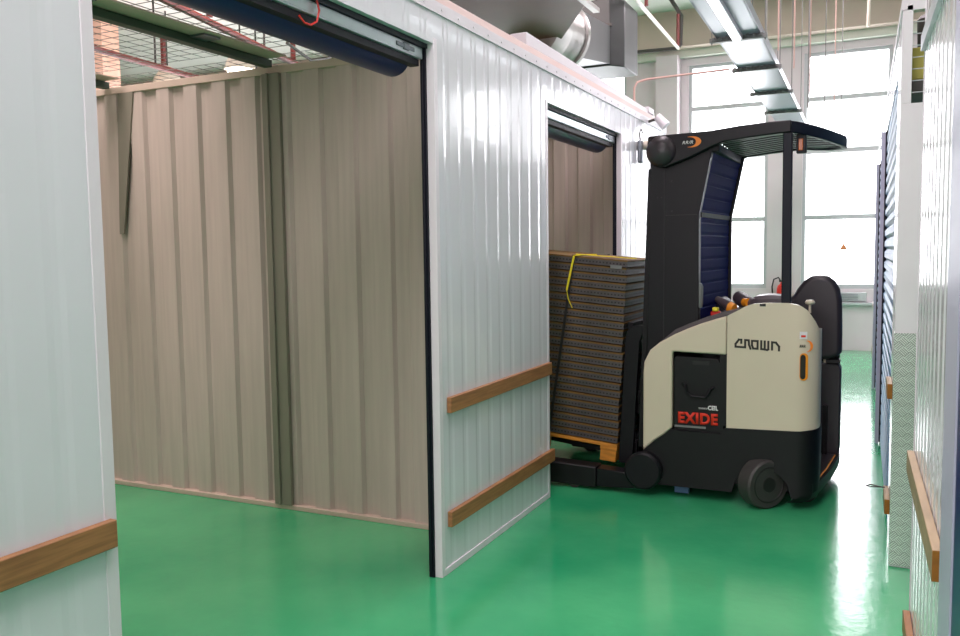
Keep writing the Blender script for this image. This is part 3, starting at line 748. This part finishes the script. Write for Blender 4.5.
# overhead guard
arm = [(-1.36, 2.305), (-1.352, 2.315), (-.971, 2.323), (-.798, 2.341), (-.625, 2.352), (-.50, 2.352), (-.50, 2.28), (-.567, 2.277), (-.739, 2.265), (-.887, 2.251), (-.965, 2.225), (-1.099, 2.166), (-1.256, 2.112), (-1.32, 2.135), (-1.37, 2.2)]
for y0 in (5.375, 6.365): MB().prism(arm, y0, y0+.055).build('guard_arm', 'black2', TK, bevel=.008)
lp = [(-.52, 5.375), (-.46, 5.41), (-.375, 5.55), (-.305, 5.73), (-.25, 5.90), (-.222, 6.02), (-.224, 6.15), (-.275, 6.26), (-.34, 6.345), (-.44, 6.40), (-.52, 6.42)]
def gz(x): return 2.352-max(0, x+.52)*.14
inner = []
for i, (x, y) in enumerate(lp):
    a = V(lp[max(0, i-1)]); b = V(lp[min(len(lp)-1, i+1)]); d = (b-a).normalized(); nn = V((-d.y, d.x))
    inner.append((x+nn.x*.04, y+nn.y*.04))
vs = []
for P in (lp, inner):
    for x, y in P: vs += [(x, y, gz(x)-.070), (x, y, gz(x))]
n = len(lp); o_ = 2*n; fs = []
for i in range(n-1):
    a, b = 2*i, 2*i+2
    fs += [(a, b, b+1, a+1), (o_+a, o_+a+1, o_+b+1, o_+b), (a+1, b+1, o_+b+1, o_+a+1), (a, o_+a, o_+b, b)]
fs += [(0, 1, o_+1, o_), (2*n-2, o_+2*n-2, o_+2*n-1, 2*n-1)]
MB().add(vs, fs).build('guard_rim', 'navy_dark', TK, bevel=.006, smooth=35)
def rim_x(y):
    f = interp([(b, a) for a, b in inner]); return f(y)
for k in range(9):
    y = 5.50+k*.10; xe_ = rim_x(y)+.01
    MB().prism([(-.93, 2.25), (-.93, 2.285), (-.62, 2.315), (-.50, 2.318), (xe_, gz(xe_)-.03), (xe_, gz(xe_)-.055), (-.50, 2.285), (-.62, 2.283)], y-.026, y+.026).build('guard_slat', 'strap', TK, smooth=0)
MB().box(-.975, -.925, 5.43, 6.37, 2.20, 2.25).build('guard_front_bar', 'black', TK, bevel=.005)
MB().box(-.84, -.81, 5.43, 6.37, 2.265, 2.30).build('guard_cross_bar', 'black', TK, bevel=.005)
# posts
MB().prism([(-.545, 1.22), (-.548, 2.285), (-.496, 2.285), (-.490, 1.22)], 5.385, 5.435).build('guard_post', 'navy_dark', TK, bevel=.006)
bc = MB().box(-.48, -.425, 5.47, 5.53, 2.165, 2.29).build('beacon', 'black', TK, bevel=.004)
MB().box(-.468, -.442, 5.463, 5.47, 2.18, 2.25).build('lens', 'amber', bc, bevel=.004)
# hub dome and decal on the arm
MB().lathe([(.0, -.075), (.045, -.07), (.08, -.05), (.098, -.02), (.1, 0), (.1, .06)], (-1.275, 5.40, 2.218), (0, 1, 0), 36).build('arm_hub', 'dark_grey', TK, smooth=50)
def crescent(mb, cx, cz, y, rx, rz, w, a0=-115, a1=115, tilt=0.0):
    n = 24; vs = []; fs = []
    for i in range(n+1):
        a = math.radians(a0+(a1-a0)*i/n); k = math.sin(PI*i/n)
        for q in (1, 1-w*k-.03): vs.append((cx+rx*q*math.cos(a)-(1-q)*rx*.2, y, cz+rz*q*math.sin(a)+tilt*rx*q*math.cos(a)))
    m = len(vs)
    vs += [(x, y-.001, z) for x, y, z in vs]
    for i in range(n): a = 2*i; fs += [(a, a+2, a+3, a+1), (m+a, m+a+1, m+a+3, m+a+2), (a, a+1, m+a+1, m+a), (a, m+a, m+a+2, a+2)]
    mb.add(vs, fs)
mb = MB(); crescent(mb, -1.085, 2.262, 5.373, .060, .034, .42); mb.build('orange_crescent', 'decal_orange', TK, smooth=0)
text_mesh('lettering', 'RR/R', 'decal_white', TK, (-1.142, 5.372, 2.250), .068, .020, bold=.01, shear=.3)
# maker lettering on the cream cover
def stroke(mb, pts, w, y):
    for k in range(len(pts)-1):
        a, b = V(pts[k]), V(pts[k+1]); d = (b-a).normalized(); n_ = V((-d.y, d.x))*w/2; a = a-d*w*.45; b = b+d*w*.45
        q = [a-n_, b-n_, b+n_, a+n_]
        mb.add([(p.x, y, p.y) for p in q]+[(p.x, y-.001*(1+.1*k), p.y) for p in q], [(0,1,2,3),(7,6,5,4),(0,4,5,1),(1,5,6,2),(2,6,7,3),(3,7,4,0)])
def UV(u, v): return (-.809+(u/16-7.6)*.00588, 1.047-(v/16-8.0)*.0060)
mb = MB()
for s in ([(225, 205), (226, 152), (185, 152), (133, 225), (133, 270), (288, 276), (288, 156), (345, 158), (350, 230), (375, 296)],
          [(398, 165), (487, 166), (487, 292), (418, 290), (398, 240), (398, 165)],
          [(545, 165), (545, 294), (640, 306), (657, 296), (657, 212)], [(600, 168), (600, 296)], [(657, 172), (657, 184)],
          [(716, 298), (716, 178), (775, 183), (825, 245), (825, 308)]):
    stroke(mb, [UV(*p) for p in s], .0125, YS-.0008)
mb.build('maker_lettering', 'decal_black', TK, smooth=0)
# emblem, small sticker and slot on the rounded corner (placed on the curve, facing diagonally)
def on_corner(deg, off=.001):
    a = -PI/2+math.radians(deg); cx, cy_ = -.32-.13, YS+.13
    return V((cx+(.13+off)*math.cos(a), cy_+(.13+off)*math.sin(a), 0)), V((math.cos(a), math.sin(a), 0)), V((-math.sin(a), math.cos(a), 0))
def place_on_corner(o, deg, z, off=.001):
    p, n_, t_ = on_corner(deg, off)
    o.matrix_local = Matrix(((t_.x, -n_.x, 0, p.x-TK.location.x), (t_.y, -n_.y, 0, p.y-TK.location.y), (0, 0, 1, z), (0, 0, 0, 1)))
def local_mb(mb, name, m, deg, z, off=.001, smooth=0):
    o = mb.build(name, m, TK, local=True, smooth=smooth); place_on_corner(o, deg, z, off); return o
def corner_patch(poly, thick, deg):
    """polygon (u along the surface, z) wrapped as small flat plate"""
    return MB().prism(poly, -thick, 0)
mb = MB(); crescent(mb, .012, 0, -.001, .030, .034, .38, -100, 110); local_mb(mb, 'orange_crescent', 'decal_orange', 22, 1.01, .003)
local_mb(MB().box(-.022, .022, -.0015, 0, -.022, .022), 'sticker', 'decal_white', 16, 1.075, .002)
local_mb(MB().box(-.014, .012, -.001, 0, -.006, .006), 'sticker_print', 'decal_red', 16, 1.07, .005)
o = text_mesh('lettering', 'RRR', 'decal_black', TK, V(TK.location), .034, .016, bold=.01, shear=.3)
for v in o.data.vertices: v.co.x -= .022; v.co.z -= .008
place_on_corner(o, 16, 1.01, .004)
sl = arc(0, .055, .019, 0, 180, 8)+arc(0, -.055, .019, 180, 360, 8)
local_mb(MB().prism([(x*1.25, z*1.12) for x, z in sl], -.002, 0), 'slot_rim', 'orange', 18, .885, .002)
local_mb(MB().prism([(x*.8-.006, z) for x, z in sl], -.002, 0), 'slot_recess', 'decal_black', 18, .885, .005)
MB().box(-.665, -.63, YS-.002, YS+.01, 1.245, 1.262).build('top_label', 'strap', TK, smooth=0)
MB().lathe([(.008, 0), (.008, .05), (.026, .055), (.03, .065), (.02, .078), (0, .08)], (-.385, 5.43, 1.205), (0, 0, 1), 16).build('release_knob', 'knob', TK)
# controls
k1 = MB().box(-.985, -.925, 5.50, 5.56, 1.165, 1.20).build('control_block', 'red', TK, bevel=.01)
MB().box(-.972, -.935, 5.49, 5.54, 1.20, 1.225).build('yellow_switch', 'yellow', k1, bevel=.006)
k2 = MB().tube([(-.97, 5.66, 1.27), (-.86, 5.58, 1.22)], [.02, .036], 16).build('steering_knob', 'grey_brown', TK)
MB().tube([(-.875, 5.575, 1.222), (-.845, 5.56, 1.214)], [.038, .030], 16).build('orange_ring', 'orange', k2)
k3 = MB().tube([(-.86, 5.86, 1.27), (-.79, 5.72, 1.24), (-.73, 5.62, 1.245)], [.045, .05, .03], 14).build('control_lever', 'grey_brown', TK)
MB().tube([(-.795, 5.66, 1.25), (-.77, 5.63, 1.252)], [.028, .026], 14).build('lever_ring', 'orange', k3)
MB().prism([(-.80, 1.16), (-.80, 1.25), (-.74, 1.285), (-.66, 1.295), (-.56, 1.29), (-.54, 1.2), (-.56, 1.16)], 5.72, 5.98).build('armrest', 'grey_brown', TK, bevel=.03, seg=4)
MB().prism([(-1.02, 1.12), (-1.02, 1.22), (-.99, 1.27), (-.95, 1.24), (-.90, 1.16), (-.9, 1.12)], 5.9, 6.1).build('console', 'navy_dark', TK, bevel=.01)
# fork carriage, backrest and forks (leaning with the load)
TH = math.radians(5.4); TF = math.radians(3.2); PV = V((-1.62, 5.6, .20))
def tilt(o): o.rotation_euler = (0, TH, 0)
def TL(x, y, z, th=None):               # local (x back along the load, z up) to world
    th = TH if th is None else th; c_, s_ = math.cos(th), math.sin(th); return V((PV.x+x*c_+z*s_, y, PV.z-x*s_+z*c_))
def tilted(mb, name, m, parent=TK, bevel=0, smooth=25, th=None):
    mb.v = [tuple(TL(*v, th)) for v in mb.v]; return mb.build(name, m, parent, bevel=bevel, smooth=smooth)
side = [(.012, -.06), (.012, .80), (.02, .85), (.05, .885), (.10, .90), (.19, .90), (.19, .87), (.16, .865), (.125, .83), (.11, .78), (.11, -.06)]
cr = MB()
for y0 in (5.58, 6.20): cr.prism(side, y0, y0+.04)
for z in (.03, .33, .52, .70, .86): cr.box(.012, .05, 5.62, 6.20, z, z+.05)
tilted(cr, 'load_backrest', 'black2', bevel=.004, th=TF)
cg = MB().box(.06, .12, 5.64, 6.16, .0, .10).box(.06, .12, 5.64, 6.16, .36, .44)
cg.prism([(.06, .5), (.20, .56), (.20, .52), (.10, .36), (.20, .28), (.2, .24), (.06, .3)], 5.66, 5.70).prism([(.06, .5), (.20, .56), (.20, .52), (.10, .36), (.20, .28), (.2, .24), (.06, .3)], 6.1, 6.14)
tilted(cg, 'fork_carriage', 'black', bevel=.003, th=TF)
for y0 in (5.74, 6.06):
    tilted(MB().prism([(.05, .4), (.012, .4), (.005, -.015), (-1.05, -.015), (-1.05, -.03), (.0, -.05), (.05, -.05)], y0, y0+.09), 'fork', 'black', bevel=.003)

# ------------------------------------------------------------------ pallet and strapped stack of perforated shelves
LX, Y0, Y1 = 1.15, 5.56, 6.36
def load_thing(name, x, z, label, cat, group=None):
    o = thing(name, TL(x, (Y0+Y1)/2, z), label, cat, group, rot=(0, TH, 0)); return o
pal = load_thing('pallet', 0, -.01, 'orange wooden pallet under the strapped stack', 'pallet')
ym = (Y0+Y1)/2; hy = (Y1-Y0)/2
for k in range(5):
    y = -hy+.0+k*(2*hy-.12)/4
    MB().box(-LX, 0, y, y+.12, .085-.045+.01, .085-.045+.035).build('deck_board', 'pallet', pal, local=True, bevel=.002)
for xx in (-LX, -LX/2-.06, -.12):
    MB().box(xx, xx+.12, -hy, hy, .028, .05).build('cross_board', 'pallet', pal, local=True, bevel=.002)
    for y in (-hy, -.06, hy-.12):
        MB().box(xx+.004, xx+.116, y+.004, y+.116, -.052, .028).build('block', 'pallet', pal, local=True, bevel=.003)
ords = ['first', 'second', 'third', 'fourth', 'fifth', 'sixth', 'seventh', 'eighth', 'ninth', 'tenth', 'eleventh', 'twelfth']
NL, PT = 24, .0525
zt = .068
base = None
for k in range(NL):
    j = NL-1-k
    lab = ('topmost perforated steel shelf of the strapped stack' if j == 0 else 'lowest perforated steel shelf, lying on the pallet' if k == 0 else
           'perforated steel shelf, %s from the %s of the strapped stack' % ((ords[j] if j < 12 else ords[k]), ('top' if j < 12 else 'bottom')))
    dx = random.uniform(-.006, .006)-k*.0022; dy = random.uniform(-.006, .006)
    if base is None:
        r = load_thing('steel_shelf', dx, zt, lab, 'shelf', 'perforated steel shelves in the strapped stack')
        mb = MB().box(-LX, 0, -hy, -hy+.003, .006, .041).box(-LX, 0, hy-.003, hy, .006, .041).box(-.003, 0, -hy+.003, hy-.003, .006, .041).box(-LX, -LX+.003, -hy+.003, hy-.003, .006, .041)
        mb.box(-LX+.003, -.003, -hy+.003, -hy+.03, .038, .041).box(-LX+.003, -.003, hy-.03, hy-.003, .038, .041)
        e_ = mb.build('steel_edge', 'perf', r, local=True, smooth=0)
        b_ = MB().box(-LX+.0, .002, -hy-.001, hy+.001, .0415, .0515).build('board', 'board', r, local=True, smooth=0)
        c_ = MB().box(-LX+.02, -.02, -hy+.014, hy-.014, .004, .0375).build('core', 'dark_pipe', r, local=True, smooth=0)
        base = (e_, b_, c_); root = r
    else:
        r = root.copy(); C.objects.link(r); r['label'] = lab
        for ch in base:
            c = ch.copy(); C.objects.link(c); c.parent = r
        r.location = TL(dx, ym+dy, zt+k*PT)
topz = zt+NL*PT
# straps
def strap_pts(x, xb): return [TL(x, Y1+.01, .1), TL(x, Y1+.01, topz+.004), TL(x, Y0-.012, topz+.006), TL(xb, Y0-.014, .03)]
mb = MB()
P = strap_pts(-.425, -.50)
mb.bar(P[0], P[1], .02, .004, up=(0,1,0)); mb.bar(P[1], P[2], .02, .004)
tag(mb.bar(P[2], P[3], .018, .004, up=(0,1,0)).build('black_strap', 'strap', smooth=0), 'black strap running down the front of the shelf stack', 'strap')
yb = Y0-.020
mb = MB()
def ribbon(pts, w=.014): 
    for a, b in zip(pts[:-1], pts[1:]): mb.bar(a, b, w, .004, up=(0,1,0))
ribbon([TL(-.42, yb, topz-.0), TL(-.438, yb, topz-.13), TL(-.452, yb, topz-.24)], .014)
ribbon([TL(-.452, yb, topz-.24), TL(-.435, yb, topz-.30), TL(-.40, yb, topz-.36)], .005)
mb.bar(TL(-.42, Y0+.02, topz+.012), TL(-.02, Y0+.12, topz+.014), .05, .006)
mb.bar(TL(-.42, Y0-.02, topz+.004), TL(-.30, Y0+.1, topz+.02), .02, .006)
tag(mb.build('yellow_strap', 'strap_y', smooth=0), 'loose yellow strap lying over the top front edge of the shelf stack', 'strap')
mb = MB().box(-.14, -.06, -.002, 0, -.012, .012)
o = mb.build('paper_tag', 'decal_grey', local=True); o.location = TL(-.02, Y0-.008, topz-.05); o.rotation_euler = (0, TH, 0)
tag(o, 'small pale oval tag on the top panels of the stack', 'tag')

# ------------------------------------------------------------------ services above
t = thing('air_duct', (-2.7, 5.5, 3.6), 'large brown-grey air duct ending in a silver collar above the unit wall', 'duct')
z0 = 3.45
MB().prismz([(-3.9, 2.2), (-2.02, 2.2), (-2.02, 6.20), (-2.62, 7.25), (-3.4, 7.3), (-3.9, 6.9)], z0, z0+.9).build('main_duct', 'duct_brown', t, bevel=.01)
MB().box(-2.05, -2.0, 2.2, 6.42, z0-.03, z0).build('duct_flange', 'galv', t, smooth=0)
prof = [(.28, -.25), (.31, -.24), (.315, 0), (.31, .03), (.315, .06), (.31, .09), (.315, .12), (.31, .3), (.33, .31), (.33, .36), (.30, .37)]
MB().lathe(prof, (-2.84, 7.35, 3.60), (.10, 1, 0), 40).build('round_collar', 'galv', t, smooth=25)
vs = [(-3.12, 7.72, 3.40), (-2.60, 7.72, 3.40), (-2.60, 7.72, 3.84), (-3.12, 7.72, 3.84), (-3.3, 9.1, 3.62), (-2.72, 9.1, 3.62), (-2.72, 9.1, 4.02), (-3.3, 9.1, 4.02)]
MB().add(vs, [(3,2,1,0),(4,5,6,7),(0,1,5,4),(1,2,6,5),(2,3,7,6),(3,0,4,7)]).build('tapered_duct', 'duct_grey', t, smooth=0)
MB().prismz([(-3.5, 9.1), (-2.72, 9.1), (-2.60, 9.25), (-2.60, 9.8), (-3.5, 9.8)], 3.60, 4.32).build('elbow_box', 'duct_grey', t, bevel=.01)
MB().box(-3.52, -2.70, 9.08, 9.12, 4.02, 4.05).build('elbow_seam', 'dark_pipe', t, smooth=0)
for yy in (3.0, 5.0): MB().tube([(-2.1, yy, 4.3), (-2.1, yy, ZC)], .012, 6).build('hanger_rod', 'dark_pipe', t)
MB().tube([(-3.0, 9.5, 4.3), (-3.0, 9.5, ZC)], .012, 6).build('hanger_rod', 'dark_pipe', t)
tag(MB().tube([(-2.45, 7.6, 3.95), (-2.45, 7.6, 4.2), (-2.45, 7.6, ZC)], .012, 6).build('duct_hanger', 'dark_pipe'), 'dark hanger rod beside the silver duct collar', 'hanger')
for k in range(3):
    mb = MB().tube([(-2.45+.04*math.cos(a*PI/5), 7.62+k*.05, 4.0+k*.1+.05*math.sin(a*PI/5)) for a in range(11)], .01, 6)
    tag(mb.build('chain_link', 'dark_pipe'), 'dark chain link hanging beside the silver duct collar', 'chain', 'chain links by the duct collar')

# cable tray above the aisle
tray = thing('cable_tray', (-1.0, 8, 3.2), 'long polished cable tray hanging above the aisle', 'cable tray')
def tc_(y): return -1.0-.017*(y-5.7)
def trayobj(name, y0, y1, hw0, z0_, z1_, m, par, off=0.0):
    vs = [(tc_(y)+off+s*hw0, y, z) for y in (y0, y1) for s in (-1, 1) for z in (z0_, z1_)]
    return MB().add(vs, [(0,1,3,2),(4,6,7,5),(0,4,5,1),(2,3,7,6),(0,2,6,4),(1,5,7,3)]).build(name, m, par, smooth=0)
trayobj('tray_base', 3.0, 13.4, .158, 3.20, 3.206, 'tray', tray)
trayobj('side_rail', 3.0, 13.4, .006, 3.20, 3.27, 'tray', tray, -.158); trayobj('side_rail', 3.0, 13.4, .006, 3.20, 3.27, 'tray', tray, .158)
for k, y in enumerate((6.75, 7.95, 9.25, 10.6, 12.0)):
    st = MB().box(tc_(y)-.21, tc_(y)+.21, y-.02, y+.02, 3.165, 3.197).build('hanger', 'strut', tray, smooth=0)
    for s in (-1, 1): MB().tube([(tc_(y)+s*.195, y, 3.15), (tc_(y)+s*.195, y, ZC)], .005, 6).build('rod', 'strut', st)
    for q in range(4): MB().box(tc_(y)-.10+q*.06, tc_(y)-.08+q*.06, y-.05, y+.05, 3.207, 3.25).build('cable_clip', 'cable', st, smooth=0)
    for q in range(8): MB().lathe([(0, -.012), (.013, -.008), (.013, .012), (0, .015)], (tc_(y)-.18+q*.05, y-.03, 3.185), (0, 0, 1), 8).build('bolt_head', 'strut', st)
for k in range(5):
    o = MB()
    x = -.12+k*.06
    o.tube([(tc_(y)+x, y, 3.222) for y in (3.0, 5.5, 8, 10.5, 13.4)], .012, 8)
    tag(o.build('tray_cable', 'cable'), 'grey cable lying in the cable tray', 'cable', 'cables in the tray')
lt = thing('strip_light', (-1.0, 5.9, 3.1), 'lit fluorescent strip light under the cable tray', 'light')
trayobj('housing', 4.9, 6.72, .035, 3.16, 3.198, 'white_trim', lt)
MB().tube([(tc_(4.95), 4.95, 3.145), (tc_(6.68), 6.68, 3.145)], .022, 14).build('tube', 'tube', lt)
# hanging wires
for k, (x, y) in enumerate([(-.75, 8.2), (-.66, 8.6), (-.72, 9.6), (-.62, 10.4), (-.55, 11.0), (-.50, 11.6), (-.80, 7.4)]):
    tag(MB().tube([(x, y, 2.9 if k % 2 else 3.2), (x, y, ZC)], .006, 6).build('hanging_wire', 'strut' if k % 2 else 'pink_pipe'), 'thin hanging rod in front of the beam by the tray', 'rod', 'thin rods hanging by the tray')
tag(MB().tube([(-.195, 10.5, 4.02), (-.16, 10.5, ZC)], .018, 8).build('hanging_pipe', 'white_pipe'), 'short white pipe hanging from the ceiling at top right', 'pipe')
# pipes by the duct
tag(MB().tube([(-2.44, 7.0, 4.35), (-2.593, 11.9, 4.35)], .022, 8).build('sprinkler_pipe', 'white_pipe'), 'white sprinkler pipe running towards the beam beside the duct', 'pipe')
tag(MB().tube([(-2.593, 11.88, 4.375), (-2.593, 11.88, 4.8)], .022, 8).build('sprinkler_drop', 'red_pipe'), 'red upright pipe at the end of the white sprinkler pipe', 'pipe')
tag(MB().tube([(-2.50, 9.8, 4.375), (-2.50, 9.8, 5.1)], .022, 8).build('sprinkler_drop', 'red_pipe'), 'red upright pipe midway on the white sprinkler pipe', 'pipe')
tag(MB().tube([(-3.5, 12.6, 4.523), (-2.76, 12.6, 4.51), (-2.71, 12.6, 4.56), (-2.70, 12.6, 4.96), (-2.74, 12.6, 5.03), (-2.86, 12.6, 5.23), (-2.95, 12.6, 5.36)], .03, 8).build('dark_pipe_loop', 'dark_pipe'), 'dark bent pipe below the beige beam', 'pipe')
tag(MB().tube([(-2.02, 7.5, 2.80), (-2.02, 7.5, 3.03), (-2.0, 7.52, 3.08), (-1.93, 7.58, 3.11), (-1.25, 7.80, 3.17)], .010, 8).build('conduit', 'pink_pipe'), 'thin pinkish conduit bending from the wall top to the tray', 'conduit')
tag(MB().tube([(-.50, 8.2, 2.62), (-.2, 8.2, 2.545), (.0, 8.2, 2.53)], .003, 6).build('thin_cable', 'cable'), 'thin cable behind the truck guard reaching the right row', 'cable')
# pipes and lamps seen through the mesh roof
def red(pts, lab):
    o = tag(MB().tube(pts, .035, 8).build('sprinkler_pipe', 'red_pipe'), lab, 'pipe', 'red sprinkler pipes above the mesh roof')
    for a, b in zip(pts[:-1], pts[1:]):
        m_ = (V(a)+V(b))/2; MB().tube([m_, (m_.x, m_.y, ZC)], .012, 6).build('hanger_rod', 'dark_pipe', o)
red([(-5.2, 3.5, 3.8), (-5.64, 5.61, 3.8), (-6.45, 9.2, 3.8)], 'nearest red sprinkler pipe above the wire mesh roof')
red([(-7.3, 5.9, 3.8), (-7.6, 6.6, 3.8), (-7.75, 8.3, 3.8), (-7.9, 10.5, 3.8)], 'further red sprinkler pipe above the wire mesh roof')
for i, (x, y) in enumerate(((-7.70, 7.6), (-5.78, 6.3), (-6.2, 8.1))):
    tag(MB().tube([(x, y, 3.84), (x, y, 4.3)], .03, 8).tube([(x, y, 4.3), (x, y, 4.36)], .045, 8).build('sprinkler_drop', 'red_pipe'), ['red upright stub on the further red pipe', 'red upright stub on the near red pipe at left', 'red upright stub on the near red pipe at right'][i], 'pipe')
tp = MB().tube([(-9.5, 10.9, 4.3), (-6.2, 11.6, 4.4)], .02, 8).build('thin_pipe', 'beige_trim')
MB().tube([(-7.85, 11.25, 4.35), (-7.85, 11.25, ZC)], .01, 6).build('hanger_rod', 'dark_pipe', tp)
tag(tp, 'thin beige pipe crossing above the mesh roof', 'pipe')
tag(MB().tube([(-6.05, 7.8, 3.95), (-6.1, 8.3, 3.86), (-6.2, 8.8, 4.0), (-6.3, 9.1, 4.15)], .018, 8).build('loose_cable', 'dark_pipe'), 'loose cable curling beside the near red pipe', 'cable')
for i, (x, y, z) in enumerate(((-8.64, 10.03, 4.33), (-10.15, 10.09, 4.25))):
    t = thing('high_bay_lamp', (x, y, z), ['lit bell-shaped ceiling lamp above the partition', 'dim bell-shaped ceiling lamp left above the partition'][i], 'lamp')
    MB().lathe([(.24, 0), (.2, .12), (.1, .26), (.05, .3)], (x, y, z), (0, 0, 1), 24).build('lamp_shade', 'box', t)
    MB().lathe([(.20, -.02), (.20, .01)], (x, y, z-.01), (0, 0, 1), 24).build('lamp_face', 'lamp' if i == 0 else 'box', t)
    MB().tube([(x, y, z+.3), (x, y, ZC)], .012, 6).build('cord', 'dark_pipe', t)

# ------------------------------------------------------------------ light
w = bpy.data.worlds.new('world'); bpy.context.scene.world = w; w.use_nodes = True
bg = w.node_tree.nodes['Background']; bg.inputs['Color'].default_value = (1, .96, 1, 1); bg.inputs['Strength'].default_value = 6
def area(name, loc, rot, sx, sy, p, col=(1, 1, 1)):
    l = bpy.data.lights.new(name, 'AREA'); l.shape = 'RECTANGLE'; l.size = sx; l.size_y = sy; l.energy = p; l.color = col
    o = bpy.data.objects.new(name, l); C.objects.link(o); o.location = loc; o.rotation_euler = rot; return o
area('daylight', (-1.0, YF+.8, 2.9), (math.radians(90), 0, PI), 9, 3.6, 420, (1, .95, 1)).rotation_euler = (math.radians(-90), 0, 0)
for x, y in ((-.6, -2.5), (-.6, 1.5), (-1.0, 6.0), (-1.0, 10.5)):
    area('ceiling_fill', (x, y, 5.3), (0, 0, 0), 1.6, 2.4, 140, (1, .86, .93))  # added soft fill under the ceiling, no fixtures modelled here
for x, y in ((-4.2, 2.6), (-4.2, 6.5)):
    area('unit_fill', (x, y, 5.3), (0, 0, 0), 1.6, 2.4, 240, (1, .83, .83))  # added warm fill to brighten the partitions, not a fitting in the units
for x, y in ((-9, 3.0), (-9, 9.0), (-3.8, 0.0), (3.5, 5.0)):
    area('bounce_fill', (x, y, 3.3), (PI, 0, 0), 3, 4, 160, (1, .86, .92))  # added upward fill, brightens the ceiling for soft bounce light
area('rear_fill', (-.8, -5.0, 3.0), (math.radians(82), 0, 0), 3.0, 2.4, 130, (1, .9, .96))  # added fill behind the camera for front-facing surfaces, no window there
sc = bpy.context.scene
sc.view_settings.view_transform = 'Standard'; sc.view_settings.look = 'None'; sc.view_settings.exposure = 0; sc.view_settings.gamma = 1
